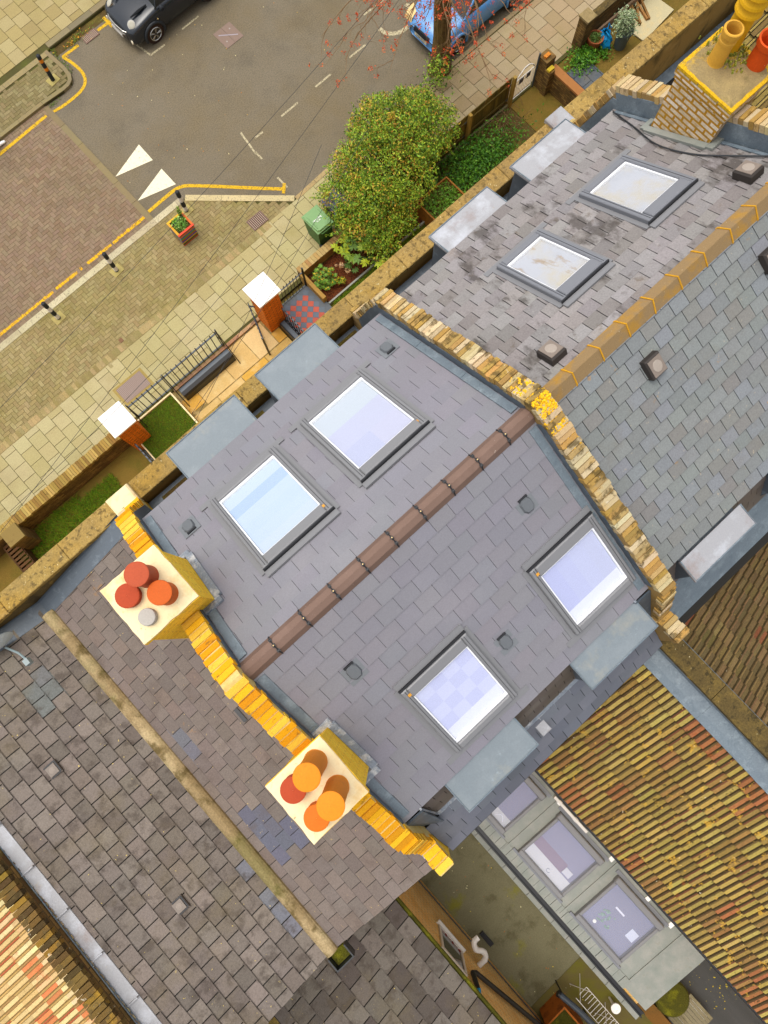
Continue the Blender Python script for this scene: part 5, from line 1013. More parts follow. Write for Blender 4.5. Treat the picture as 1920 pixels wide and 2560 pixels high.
def handleaf(mb, c, r, tilt, col):
    a0 = R_(0, 6.28); nn = Vector((R_(-.4, .4), R_(-.4, .4), 1)).normalized(); a = nn.orthogonal().normalized(); b = nn.cross(a); C = Vector(c)
    for k in range(8):
        t = a0+k*.68; d = a*math.cos(t)+b*math.sin(t); s_ = nn.cross(d); L = r*(1 if k not in (0, 7) else .7); P = [C, C+d*L*.55+s_*L*.2-nn*L*.03, C+d*L-nn*L*.18, C+d*L*.55-s_*L*.2-nn*L*.03]; mb.faces([tuple(p) for p in P], [(0, 1, 2, 3)], vary(col, .12, .05))
fa = thing('fatsia_plant', 'glossy yellow-green fatsia with big hand-shaped leaves behind the green bin', 'plant', (6.4, 8.7, 0)); m = MB()
fc = [(6.39, 9.05), (6.02, 9.04), (6.43, 8.17), (6.75, 7.94), (6.46, 8.73), (6.15, 8.72), (6.78, 8.36), (6.86, 8.81), (6.35, 8.41), (6.6, 9.15), (6.2, 8.88), (6.62, 8.5), (6.25, 8.55), (6.95, 8.55), (6.55, 8.95), (7.1, 8.2)]
for k, (x, y) in enumerate(fc):
    z = R_(.6, .95); col = H('9aa81c') if k in (0, 1, 2, 3, 9, 10) else random.choice([H('6c8a28'), H('7c9428'), H('5c7c30')]); handleaf(m, (x, y, z), R_(.16, .23), 0, col)
for _ in range(16): handleaf(m, (R_(6.1, 7.0), R_(8.1, 9.1), R_(.3, .55)), R_(.12, .2), 0, H('4c6a20'))
m.build('leaves', 'leaf', fa); m = MB()
for x, y in fc: m.tube([(6.5, 8.7, .05), (x*.5+3.25, y*.5+4.35, .5), (x, y, .75)], .012, 5)
m.build('stem', 'bark', fa)
sk = thing('skimmia_bush', 'low leafy bush with yellow tips on the mulch by the tiled path', 'bush', (5.4, 8.8, 0)); m = MB()
for _ in range(70):
    c = inball((5.35, 8.82, .38), .38, .7, .3); 
    for k in range(7): t = k*.9; d = Vector((math.cos(t), math.sin(t), .3)); s_ = Vector((-math.sin(t), math.cos(t), 0)); L = R_(.06, .09); P = Vector(c); m.faces([tuple(P), tuple(P+d*L*.5+s_*L*.22), tuple(P+d*L), tuple(P+d*L*.5-s_*L*.22)], [(0, 1, 2, 3)], vary(random.choice([H('5c8418'), H('6c9420'), H('4c7414')]), .2))
    if random.random() < .45: leaves(m, 6, lambda: (c[0]+R_(-.02, .02), c[1]+R_(-.02, .02), c[2]+.04), .03, [H('d0b01c'), H('d8a018')])
for (x, y) in ((5.62, 8.47), (5.7, 8.4)): leaves(m, 60, lambda: inball((x, y, .3), .1, .8, .1), .05, [H('5c8418'), H('c0a81c')])
m.build('foliage', 'leaf', sk); m = MB()
for _ in range(8): m.tube([(5.37, 8.8, 0.05), (5.37+R_(-.2, .2), 8.8+R_(-.2, .2), .4)], .01, 5)
m.build('stem', 'bark', sk)
hy = thing('hydrangea', 'dried pinkish hydrangea heads on the mulch between the bush and the fatsia', 'plant', (6.1, 8.6, 0)); m = MB()
for (x, y, r) in ((5.97, 8.74, .085), (6.0, 8.5, .085), (6.25, 8.62, .07), (5.85, 8.85, .03)): 
    m = MB(); leaves(m, 90, lambda: inball((x, y, .4), r, .7, .6), .028, [H('d0a878'), H('c09060'), H('dcb890')]); m.build('flower_head', 'leaf', hy)
m = MB()
for (x, y) in ((5.97, 8.74), (6.0, 8.5), (6.25, 8.62)): m.tube([(6.08, 8.62, .05), (x, y, .38)], .007, 5)
m.build('stem', 'bark', hy)
m = MB()
for (x0, x1, y0, y1, n, z) in ((-6.3, -4.1, 7.4, 8.8, 5200, .05), (-4.1, -3.0, 7.3, 8.6, 3000, .05), (5.1, 8.6, 8.0, 8.17, 1500, .03)):
    g = grassblades(x0, x1, y0, y1, z, n, .16, LG); m.v += []; i0 = len(m.v); m.v += g.v; m.f += [tuple(k+i0 for k in f) for f in g.f]; m.c += g.c
struct(m.build('grass', 'grass'), 'stuff')
m = MB(); leaves(m, 5200, lambda: (random.gauss(11.2, .8), min(9.2, random.gauss(8.5, .4)), R_(.05, .5)), .05, [H('3c7010'), H('4c8014'), H('5c8c1c'), H('2c5a0c')]); struct(m.build('ground_cover', 'leaf'), 'stuff')
m = MB(); leaves(m, 1200, lambda: (random.gauss(16.2, .3), random.gauss(8.85, .2), R_(.05, .3)), .05, [H('4c8414'), H('3c7010'), H('6c9a20')]); leaves(m, 150, lambda: (random.gauss(16.75, .1), random.gauss(8.55, .1), R_(.05, .2)), .04, [H('4c8414')])
tag(m.build('leafy_plant', 'leaf'), 'bright green leafy clump below the terracotta pot', 'plant')
dt = thing('dead_branches', 'bare orange-brown dead branches lying in the right garden by the fence', 'branches', (12.6, 8.8, 0)); m = MB()
for _ in range(46): a = R_(0, 6.28); x, y = random.gauss(12.6, .4), random.gauss(8.85, .15); L = R_(.2, .5); m.tube([(x, y, R_(.1, .3)), (x+math.cos(a)*L*.5, y+math.sin(a)*L*.5, R_(.3, .5)), (x+math.cos(a+.5)*L, y+math.sin(a+.5)*L, R_(.2, .5))], [.009, .006, .003], 5)
m.build('twig', 'twig', dt)
pbx = thing('timber_planter', 'large square timber planter of ground cover behind the front parapet', 'planter', (9.4, 8.2, 0)); m = MB(); K = H('9a6424')
for q in ((8.8, 8.84, 7.2, 8.6), (9.98, 10.02, 7.2, 8.6), (8.841, 9.979, 8.56, 8.6), (8.841, 9.979, 7.2, 7.24)):
    n = 10
    for k in range(n):
        a0, a1, b0, b1 = q
        if a1-a0 > b1-b0: u = (a1-a0)/n; m.box(a0+k*u+.003, a0+(k+1)*u-.003, b0, b1, .05, .7, vary(K, .1))
        else: u = (b1-b0)/n; m.box(a0, a1, b0+k*u+.003, b0+(k+1)*u-.003, .05, .7, vary(K, .1))
m.build('boards', 'timber', pbx); m = MB(); m.box(8.85, 9.97, 7.25, 8.55, .05, .55); m.build('soil', 'soil', pbx); m = MB(); leaves(m, 1500, lambda: (R_(8.87, 9.95), R_(7.3, 8.53), R_(.55, .75)), .045, [H('5c8a1c'), H('4c7a14'), H('6c9428')]); m.build('plants', 'leaf', pbx)
# fence, gate and piers on the right
fn = thing('timber_fence', 'dark mossy timber front fence with grey metal brackets right of the big shrub', 'fence', (12, 9.4, 0)); m = MB(); x = 9.0
while x < 13.35: m.box(x, x+.095, 9.40, 9.42, .05, 1.12+R_(-.01, .01), vary(random.choice([H('6a5a20'), H('5c4e1c'), H('7a6628')]), .15)); x += .10
m.build('boards', 'timber', fn); m = MB(); m.box(9, 13.35, 9.36, 9.398, .85, .93, H('6c5a24')); m.box(9, 13.35, 9.36, 9.398, .25, .33, H('6c5a24')); m.build('rails', 'timber', fn); m = MB(); m.box(9, 13.35, 9.3, 9.355, 0, .12, H('857a58')); m.build('gravel_board', 'slab', fn)
for x in (11.6, 13.4): m = MB(); m.box(x-.05, x+.05, 9.26, 9.36, 0, 1.22, H('a8863c')); m.build('post', 'slab', fn)
m = MB()
for x in (11.48, 13.28, 11.72):
    for z in (.3, .88): m.box(x-.05, x+.05, 9.355, 9.36, z, z+.07)
m.build('bracket', 'slate_blue_iron', fn)
ga = thing('garden_gate', 'small arched white iron gate between the fence and the brick piers', 'gate', (14, 9.3, 0)); m = MB(); ar = [(13.52+.78*(k/12), 9.33, .95+.28*math.sin(math.pi*k/12)) for k in range(13)]; m.tube(ar, .016, 6); m.tube([(13.52, 9.33, .15), (13.52, 9.33, .95)], .014, 6); m.tube([(14.3, 9.33, .15), (14.3, 9.33, .95)], .014, 6); m.tube([(13.52, 9.33, .9), (14.3, 9.33, .9)], .012, 6); m.tube([(13.52, 9.33, .18), (14.3, 9.33, .18)], .012, 6); m.build('frame', 'white_plastic', ga)
for k in range(9): x = 13.6+k*.078; m = MB(); m.tube([(x, 9.33, .18), (x, 9.33, .9)], .006, 5); m.build('bar', 'white_plastic', ga)
m = MB(); m.box(13.68, 13.86, 9.32, 9.34, .66, .84, H('5c5860')); m.box(14.0, 14.16, 9.32, 9.34, .68, .84, H('5c5860')); m.build('panel', 'plain', ga); m = MB(); m.tube([(14.38, 9.3, 0), (14.38, 9.3, 1.35)], .03, 8); m.build('post', 'slate_blue_iron', ga)
pr = thing('brick_pier', 'dark brick garden pier topped with one orange brick', 'gate pillar', (14.6, 9.2, 0)); m = MB(); m.box(14.44, 14.82, 9.02, 9.38, 0, 1.15); m.build('shaft', 'brick_dark', pr); m = MB(); m.box(14.5, 14.7, 9.14, 9.25, 1.152, 1.22, H('d8862c')); m.build('loose_brick', 'brickbit', pr)
pr = thing('brick_pier', 'short dark brick pier topped with a yellow brick beside the gate', 'gate pillar', (14.5, 8.9, 0)); m = MB(); m.box(14.4, 14.62, 8.8, 9.0, 0, .95); m.build('shaft', 'brick_dark', pr); m = MB(); m.box(14.4, 14.62, 8.84, 8.96, .952, 1.02, H('c8ac2c')); m.build('loose_brick', 'brickbit', pr)
lw = thing('garden_wall', 'low dark brick wall running back from the short pier', 'wall', (14.7, 7.5, 0)); m = MB(); m.box(14.62, 14.84, 4.5, 8.98, 0, .78); m.build('brickwork', 'brick_dark', lw); m = MB(); m.box(14.6, 14.86, 4.5, 8.99, .782, .85, H('a8703c')); m.build('coping', 'brickbit', lw)
pr = thing('brick_pier', 'mossy brick pier at the end of the far front wall beside the terracotta pot', 'gate pillar', (16.4, 9.3, 0)); m = MB(); m.box(16.25, 16.58, 9.15, 9.48, 0, 1.15); m.build('shaft', 'brick_dark', pr); m = MB(); m.box(16.22, 16.61, 9.12, 9.51, 1.152, 1.22); m.build('cap', 'cement_lich', pr)
fw = thing('garden_wall', 'mossy brick front wall at the top right beyond the terracotta pot', 'wall', (19, 9.4, 0)); m = MB(); m.box(16.6, 26, 9.24, 9.44, 0, .9); m.build('brickwork', 'brick_dark', fw); m = MB(); m.box(16.6, 26, 9.22, 9.46, .902, .96); m.build('coping', 'coping_moss', fw)
m = MB(); m.box(16.7, 22, 9.14, 9.20, .05, .35, H('b89878')); tag(m.build('timber_plank', 'timber'), 'pale plank along the foot of the far right front wall', 'plank')
def tub(x, y, r, h, mt, lab, name, fol, cols=None, nleaf=300, fh=.3):
    t = thing(name, lab, 'plant pot', (x, y, .05)); m = MB(); m.lathe(x, y, [(r*.72, .05), (r*.95, h), (r*1.06, h), (r*1.06, h+.05), (r*.94, h+.05), (r*.9, h-.02), (.002, h-.02)], 24, cols or H('a85c34')); m.build('pot', mt, t); m = MB(); leaves(m, nleaf, fol, .04, [H('5c7a30'), H('6c8a3c'), H('4c6a20')] if nleaf < 700 else [H('9aaa7c'), H('8a9c6c'), H('aab890')], asp=2.5); m.build('plant', 'leaf', t); return t
tub(16.72, 9.0, .24, .4, 'terracotta', 'terracotta pot of dark green leaves beside the blue bag', 'plant_pot', lambda: inball((16.72, 9.0, .4), .2, .5, .1))
tub(17.35, 8.45, .24, .62, 'plain', 'tall grey pot with silvery lavender beside the blue bag', 'plant_pot', lambda: (17.3+random.gauss(0, .13), 8.5+random.gauss(0, .13), R_(.62, 1.25)), H('5c6868'), 1600)
bg_ = thing('plastic_bag', 'crumpled bright blue plastic bag between the two plant pots', 'bag', (17.05, 8.85, .05)); m = MB(); n = 18
for k in range(6):
    pass
rings = []
for k, (r, z) in enumerate([(.13, .05), (.2, .1), (.2, .25), (.15, .4), (.08, .5), (.1, .56)]): rings.append([(17.02+r*(1+.22*math.sin(j*2.3+k))*math.cos(j*2*math.pi/n)*1.0, 8.86+r*(1+.22*math.cos(j*1.7+k*2))*math.sin(j*2*math.pi/n)*1.3, z+.03*math.sin(j*3.1)) for j in range(n)])
for k in range(5):
    for j in range(n): m.faces([rings[k][j], rings[k][(j+1) % n], rings[k+1][(j+1) % n], rings[k+1][j]], [(0, 1, 2, 3)])
m.poly(rings[0]); m.build('bag', 'blue_plastic', bg_); m = MB(); m.tube([(16.95, 8.85, .55), (16.88, 8.8, .68), (16.9, 8.65, .6)], .02, 6); m.tube([(17.1, 8.9, .55), (17.15, 8.95, .68), (17.2, 8.85, .55)], .02, 6); m.build('handle', 'blue_plastic', bg_)
db = thing('stone_slab', 'pale rust stained slab lying in the far right garden', 'slab', (19, 8.6, 0)); m = MB(); m.rbox(18.7, 8.55, 1.5, .9, .06, .1, .1, H('c8bc94')); m.build('slab', 'sandstone', db)
lg = thing('log_pile', 'split brown wood scraps beside the pale stained slab', 'wood pile', (18, 8.8, 0)); m = MB()
for k in range(9): x = 17.8+k*.13; m.rbox(x, 8.9+R_(-.05, .05), .9, .06, .06, .16+R_(0, .06), 1.0+R_(-.3, .3), vary(H('9a703c'), .3))
m.build('logs', 'timber', lg)
m = MB(); slabs(m, 15.1, 16.3, 7.2, 8.9, .38, .4, .05, .02, [H('5c646c')]); struct(m.build('grey_path_tiles', 'slab'))
# brown gate and pier at the far left
gp = thing('brick_pier', 'brick pier at the left end of the dark front garden wall', 'gate pillar', (-5.8, 8.6, 0)); m = MB(); m.box(-6.02, -5.62, 8.42, 8.82, 0, 1.1); m.build('shaft', 'brick_dark', gp); m = MB(); m.box(-6.06, -5.58, 8.38, 8.86, 1.102, 1.2, H('8a7440')); m.build('cap', 'brickbit', gp)
lgt = thing('timber_gate', 'brown slatted timber gate at the left edge', 'gate', (-6.3, 8.5, 0))
for k in range(9): m = MB(); y = 8.75-k*.12; m.box(-6.42, -6.06 + 0*k, y, y+.07, .5, .54, H('5c3c1c')); m.build('slat', 'timber', lgt)
m = MB(); m.box(-6.44, -6.40, 7.7, 8.8, .1, .55, H('4c3014')); m.box(-6.08, -6.04, 7.7, 8.8, .1, .5, H('4c3014')); m.build('frame', 'timber', lgt)
# ---------------------------------------------------------------- wheelie bins
def bin_(cx, cy, ang, lid, body, lab, writing):
    b = thing('wheelie_bin', lab, 'wheelie bin', (cx, cy, .1)); c, s = math.cos(ang), math.sin(ang)
    xf = lambda x, y, z: (cx+x*c-y*s, cy+x*s+y*c, z)
    m = MB(xf); m.faces([(-.22, -.28, .14), (.22, -.28, .14), (.22, .26, .14), (-.22, .26, .14), (-.28, -.35, .98), (.28, -.35, .98), (.28, .33, .98), (-.28, .33, .98)], [(3, 2, 1, 0), (0, 1, 5, 4), (1, 2, 6, 5), (2, 3, 7, 6), (3, 0, 4, 7)]); m.build('body', body, b)
    m = MB(xf); m.box(-.30, .30, -.38, .36, .981, 1.01, ch=.008); 
    pr = [(-.27, -.34), (.27, -.34), (.29, -.25), (.27, .30), (.2, .34), (-.2, .34), (-.27, .30), (-.29, -.25)]; m.faces([(x, y, 1.011) for x, y in pr]+[(x*.93, y*.94, 1.05+.02*(1 if y > 0 else 0)) for x, y in pr], [tuple(range(8, 16))]+[(k, (k+1) % 8, 8+(k+1) % 8, 8+k) for k in range(8)])
    l = m.build('lid', lid, b); m = MB(xf)
    for x in (-.2, .2): m.tube([(x, -.22, 1.06), (x*1.02, .0, 1.07), (x, .24, 1.08)], .012, 6)
    m.build('ridge', lid, l); m = MB(xf); m.tube([(-.2, .36, .98), (-.2, .43, 1.02), (.2, .43, 1.02), (.2, .36, .98)], .013, 6); m.build('handle', body, b)
    for x in (-.24, .24): m = MB(xf); m.tube([(x-.025, .34, .2), (x+.025, .34, .2)], .1, 14); m.build('wheel', 'black_plastic', b)
    if writing:
        rot = Matrix.Rotation(ang+math.pi/2+1.57, 3, 'Z'); 
        for k, (t, sz) in enumerate((('recycling', .085), ('for life', .06))): p = xf(.02, -.02-k*-.075+.02, 1.075+.006); text('lettering', t, sz, (p[0], p[1], p[2]), rot, 'white_stone', l)
    return b
bin_(6.22, 9.98, math.pi, 'green_bin', 'green_bin_dark', 'green wheelie bin with white lettering on its lid', True); bin_(6.98, 10.0, math.pi+.05, 'dark_bin', 'black_plastic', 'black wheelie bin half hidden under the big shrub', False)
# ---------------------------------------------------------------- cars
def car(x0, yc, hw, L, col, lab, hbon, zroof, xs, plate, glasscol='carglass', nose=.0, blackcladding=False):
    """car facing -x with its nose at x0"""
    c = thing('parked_car', lab, 'car', (x0+L/2, yc, 0), 'cars parked along the kerbs')
    st = xs['body']; n = 9; rings = []
    for (dx, w, zt, zb, crown) in st:
        h = hw*w; half = [(0, zb), (h*.8, zb), (h*.97, zb+.06), (h*1.0, zb+(zt-zb)*.35), (h*1.0, zb+(zt-zb)*.62), (h*.96, zb+(zt-zb)*.86), (h*.86, zt-crown*.35), (h*.55, zt-.01), (0, zt+crown*.2)]
        rings.append([(x0+dx+(.0), yc+y, z) for y, z in half]+[(x0+dx, yc-y, z) for y, z in half[-2:0:-1]])
    mb = MB(); N = len(rings[0]); i = mb.add([p for r in rings for p in r])
    for k in range(len(rings)-1):
        for j in range(N): mb.f.append((i+k*N+j, i+k*N+(j+1) % N, i+(k+1)*N+(j+1) % N, i+(k+1)*N+j)); mb.c.append(col)
    mb.f.append(tuple(i+j for j in range(N))); mb.c.append(col); mb.f.append(tuple(i+(len(rings)-1)*N+j for j in range(N))); mb.c.append(col)
    body = mb.build('body', 'carpaint', c, smooth=True); sm = body.modifiers.new('s', 'SUBSURF'); sm.levels = sm.render_levels = 2
    a, b_, d, e, zb = xs['cabin']; r = .80
    P = [(x0+a, -hw*.86, zb), (x0+a, hw*.86, zb), (x0+e, hw*.86, zb), (x0+e, -hw*.86, zb), (x0+b_, -hw*.72, zroof), (x0+b_, hw*.72, zroof), (x0+d, hw*.72, zroof), (x0+d, -hw*.72, zroof)]
    mb = MB(); mb.hexa([(p[0], yc+p[1], p[2]) for p in P]); g = mb.build('windows', 'carglass', c)
    mb = MB(); q = [(x0+b_-.04, -hw*.74), (x0+b_-.04, hw*.74), (x0+d+.03, hw*.74), (x0+d+.03, -hw*.74)]; mb.hexa([(x, yc+y, zroof-.02) for x, y in q]+[(x+.05*(1 if k < 2 else -1), yc+y*.9, zroof+.045) for k, (x, y) in enumerate(q)], col); mb.build('roof', 'carpaint', c)
    mb = MB()
    for s in (-1, 1):
        for (xa, xb) in ((a, b_), (e, d)): mb.tube([(x0+xa, yc+s*hw*.87, zb-.02), (x0+xb, yc+s*hw*.735, zroof+.01)], .035, 6, col)
        mb.tube([(x0+(a+e)/2, yc+s*hw*.87, zb), (x0+(b_+d)/2, yc+s*hw*.735, zroof)], .03, 6, col)
    mb.build('pillars', 'carpaint', c)
    for wx in xs['wheels']:
        for s in (-1, 1):
            y = yc+s*(hw-.1); mb = MB(); mb.tube([(x0+wx, y-.1, .31), (x0+wx, y+.09, .31)], .31, 28); t = mb.build('wheel', 'rubber', c)
            mb = MB(); yo = y+s*.098; mb.tube([(x0+wx, yo-s*.01, .31), (x0+wx, yo+s*.004, .31)], .215, 24, H('3a342e')); mb.build('rim_dish', 'plain', t)
            mb = MB()
            for k in range(5):
                an = k*2*math.pi/5
                for o in (-.13, .13): mb.tube([(x0+wx+.04*math.cos(an), yo+s*.012, .31+.04*math.sin(an)), (x0+wx+.2*math.cos(an+o), yo+s*.012, .31+.2*math.sin(an+o))], .014, 6)
            mb.tube([(x0+wx+.205*math.cos(k*.3), yo+s*.01, .31+.205*math.sin(k*.3)) for k in range(22)], .016, 6); mb.build('rim', 'chrome', t)
            mb = MB(); arc_ = [(x0+wx+.36*math.cos(t_), yc+s*(hw+.004), .32+.36*math.sin(t_)) for t_ in [math.pi*k/12 for k in range(-1, 14)]]; mb.tube(arc_, .045, 8, H('2c3034') if blackcladding else vary(col, .05), sq=1.); mb.build('wheel_arch', 'plain' if blackcladding else 'carpaint', c)
    return c
MC = H('3a4350', .8)
mini = car(6.12, 19.33, .83, 3.8, H('252b33', .6), 'small black hatchback with round headlights parked at the top left', .9, 1.38,
    {'body': [(0.02, .55, .56, .30, .02), (.06, .80, .66, .22, .03), (.2, .95, .78, .2, .06), (.55, 1, .90, .2, .09), (1.0, 1, .97, .2, .08), (1.3, 1, .98, .2, .05), (2.6, 1, .97, .2, .03), (3.4, .98, .95, .2, .03), (3.72, .9, .85, .28, .03), (3.8, .8, .6, .34, .02)], 'cabin': (1.12, 1.42, 3.35, 3.66, .93), 'wheels': (.80, 3.05)}, None, blackcladding=True)
for s in (-1, 1):
    cy = 19.33+s*.57; nrm = Vector((-.52, s*.32, .80)).normalized(); p = Vector((6.40, cy-s*.03, .80)); m = MB(); m.tube([p-nrm*.06, p+nrm*.005], .135, 22, H('c8c8c0')); hl = m.build('headlight', 'chrome', mini); m = MB(); m.tube([p+nrm*.006, p+nrm*.018, p+nrm*.03], [.118, .105, .06], 22, H('b8b4a4')); m.build('lens', 'plain', hl)
    m = MB(); m.tube([(6.19, 19.33+s*.62, .36), (6.15, 19.33+s*.61, .36)], .06, 14, H('e8dcc0')); m.build('fog_lamp', 'plain', mini)
    m = MB(); m.box(7.3, 7.42, 19.33+s*.87, 19.33+s*1.0, .98, 1.1, H('20242a'), ch=.03); m.build('mirror', 'plain', mini)
    m = MB(); m.box(7.08, 7.2, 19.33+s*.834, 19.33+s*.845, .62, .72, H('24282c')); m.lathe(7.16, 19.33+s*.845, [(.02, .7), (.02, .72)], 8, H('e0c080')); m.build('side_vent', 'plain', mini)
m = MB(); m.tube([(6.22, 18.80, .60), (6.13, 19.0, .61), (6.10, 19.33, .615), (6.13, 19.66, .61), (6.22, 19.86, .60)], .022, 8); m.tube([(6.22, 18.80, .54), (6.12, 19.0, .50), (6.09, 19.33, .49), (6.12, 19.66, .50), (6.22, 19.86, .54)], .016, 8); m.build('grille_trim', 'chrome', mini)
m = MB(); m.box(6.075, 6.10, 19.07, 19.59, .34, .45, H('d8d4cc')); m.build('number_plate', 'plain', mini)
for s in (-1, 1): m = MB(); m.tube([(6.5, 19.33+s*.42, .905), (6.8, 19.33+s*.47, .965), (7.1, 19.33+s*.48, .985)], [.02, .045, .02], 6, H('14181c')); m.build('bonnet_stripe', 'plain', mini)
blue = car(12.78, 12.62, .86, 4.1, H('5c9ad8', .8), 'light blue car parked under the bare street tree', .9, 1.45,
    {'body': [(0.0, .62, .60, .28, .02), (.05, .84, .70, .22, .03), (.2, .95, .80, .2, .05), (.6, 1, .88, .2, .08), (1.1, 1, .98, .2, .07), (1.4, 1, 1.0, .2, .04), (2.7, 1, .99, .2, .03), (3.6, .98, .97, .2, .03), (4.0, .9, .86, .28, .03), (4.1, .8, .6, .34, .02)], 'cabin': (1.05, 1.65, 3.4, 3.9, .96), 'wheels': (.75, 3.2)}, None)
pt = MB(); pt.box(12.735, 12.755, 12.37, 12.89, .42, .53, H('e8e2c8')); po = pt.build('number_plate', 'plain', blue)
text('plate_text', 'LX06 ECO', .105, (12.731, 12.63, .475), Matrix(((0, 0, -1), (-1, 0, 0), (0, 1, 0))), 'black_plastic', po, .001, .82)
m = MB(); 
for k in range(4): m.box(12.72+.012*k, 12.80, 12.3, 12.95, .56+k*.035, .575+k*.035, H('1c2024'))
m.build('grille', 'plain', blue)
for s in (-1, 1): m = MB(); m.hexa([(12.80, 12.62+s*.5, .62), (12.80, 12.62+s*.8, .62), (13.1, 12.62+s*.84, .68), (12.98, 12.62+s*.55, .72), (12.84, 12.62+s*.5, .76), (12.86, 12.62+s*.8, .76), (13.2, 12.62+s*.84, .84), (13.05, 12.62+s*.55, .82)], H('e8c888')); m.build('headlight', 'plain', blue)
# ---------------------------------------------------------------- street tree
tr = thing('street_tree', 'bare street tree with a stout trunk and sparse red-budded twigs at the top', 'tree', (12.7, 11.75, 0)); m = MB()
m.tube([(12.72, 11.7, 0), (12.74, 11.72, .4), (12.76, 11.75, 1.2), (12.72, 11.8, 2.4), (12.76, 11.9, 3.6), (12.7, 11.9, 4.8)], [.40, .31, .27, .25, .22, .16], 14); m.tube([(12.72, 11.8, 2.4), (13.0, 11.7, 3.4), (13.3, 11.9, 4.8)], [.16, .13, .09], 10); m.build('trunk', 'bark', tr)
br = MB(); bd = MB(); tips = [(8.49, 11.02), (9.30, 11.33), (8.58, 12.00), (9.13, 10.05), (10.32, 10.99), (10.88, 10.00), (10.58, 8.91), (11.30, 9.45), (11.43, 9.02), (11.99, 9.11), (10.81, 8.10), (10.71, 9.40), (8.57, 11.25), (9.59, 11.36), (10.75, 10.58), (9.0, 12.6), (11.9, 10.3), (12.6, 9.6), (13.2, 10.0), (10.2, 12.2), (11.3, 10.6), (12.2, 9.2), (11.0, 9.0), (9.9, 10.3), (13.6, 9.3), (12.9, 8.9), (14.4, 10.2), (14.0, 9.7)]
def twig(p, d, L, r, dep):
    P = [p]; q = p.copy(); n = 5; dd = d.copy()
    for k in range(n):
        dd = (dd+Vector((R_(-.35, .35), R_(-.35, .35), R_(-.3, .22)))).normalized(); q = q+dd*L/n; P.append(q.copy())
        if dep and random.random() < .5: twig(q.copy(), (dd+Vector((R_(-1, 1), R_(-1, 1), R_(-.5, .6)))).normalized(), L*.5, r*.5, dep-1)
    br.tube(P, [r*(1-.75*k/n) for k in range(n+1)], 5)
    if random.random() < .75:
        for _ in range(random.randint(1, 2)): c_ = q+Vector((R_(-.04, .04),)*3); leaves(bd, random.randint(5, 13), lambda: inball(c_, .065, 1, .1), .032, [H('d0501c'), H('c04020'), H('e07020'), H('a83c18')], asp=1.6)
for (x, y) in tips:
    s_ = Vector((12.74, 11.85, R_(3.4, 4.7))); e_ = Vector((x, y, R_(4.0, 4.9))); mid = (s_+e_)/2+Vector((R_(-.3, .3), R_(-.3, .3), R_(.1, .5))); pts = smoothline([s_, s_.lerp(mid, .5)+Vector((0, 0, .2)), mid, mid.lerp(e_, .6)+Vector((R_(-.15, .15), R_(-.15, .15), 0)), e_], 3)
    n = len(pts); br.tube(pts, [.032*(1-.85*k/(n-1)) for k in range(n)], 6)
    for k in range(3, n, 2): twig(pts[k].copy(), ((pts[min(k+1, n-1)]-pts[k-1]).normalized()+Vector((R_(-.9, .9), R_(-.9, .9), R_(-.4, .5)))).normalized(), R_(.4, .95), .009, 1)
br.build('crown', 'twig', tr); bd.build('buds', 'leaf', tr)
m = MB(); leaves(m, 500, lambda: (random.gauss(12.2, .22), random.gauss(11.3, .22), R_(.2, 1.2)), .05, SH); m.build('ivy', 'leaf', tr)
# ---------------------------------------------------------------- overhead wires
for k, (a, b_, lab) in enumerate([((-4.5, 8.14), (12, 10.67), 'long thin wire crossing the pavement and road farthest from the houses'), ((-5.0, 6.23), (12, 10.53), 'thin wire crossing over the front gate pillars and the road'), ((-3.95, 6.58), (2.71, 7.32), 'thin wire crossing over the studded cover'), ((-.6, 5.35), (5.6, 8.3), 'thin wire crossing over the black plinth'), ((-.1, 5.7), (6.5, 7.9), 'thin wire crossing over the green bin')]):
    m = MB(); A = Vector((*a, 6.5)); B = Vector((*b_, 6.5)); m.tube([A.lerp(B, t/14)-Vector((0, 0, .25*math.sin(math.pi*t/14))) for t in range(15)], .0045, 5); tag(m.build('overhead_wire', 'black_plastic'), lab, 'wire', 'overhead telephone wires')
# ---------------------------------------------------------------- pedestrian at the left edge
pe = thing('person', 'pedestrian in dark trousers and white trainers stepping across the raised crossing', 'person', (.7, 19.15, .02))
import bmesh
def skin(name, pts, edges, rad, mt, par, sub=2, root=0):
    me = bpy.data.meshes.new(name); off = ORG[par.name]; me.from_pydata([(a-off[0], b-off[1], c-off[2]) for a, b, c in pts], edges, []); o = bpy.data.objects.new(name, me); sc.collection.objects.link(o)
    o.modifiers.new('k', 'SKIN'); me.skin_vertices or bpy.context.view_layer.update()
    for v, r in zip(me.skin_vertices[0].data, rad): v.radius = (r, r)
    me.skin_vertices[0].data[root].use_root = True
    s = o.modifiers.new('s', 'SUBSURF'); s.levels = s.render_levels = sub; dg = bpy.context.evaluated_depsgraph_get(); dg.update(); nm = bpy.data.meshes.new_from_object(o.evaluated_get(dg)); bpy.data.objects.remove(o)
    nm.materials.clear(); nm.materials.append(M[mt]); r = bpy.data.objects.new(name, nm); sc.collection.objects.link(r); r.parent = par; return r
M['trouser'] = mat('trouser', H('2c3440'), .9, (60, .1), [], None); M['coat'] = mat('coat', H('3c4450'), .9, (60, .1), [], None); M['hair'] = mat('hair', H('3a2a1c'), .8, (80, .3), [], None)
X, Y = .55, 19.15
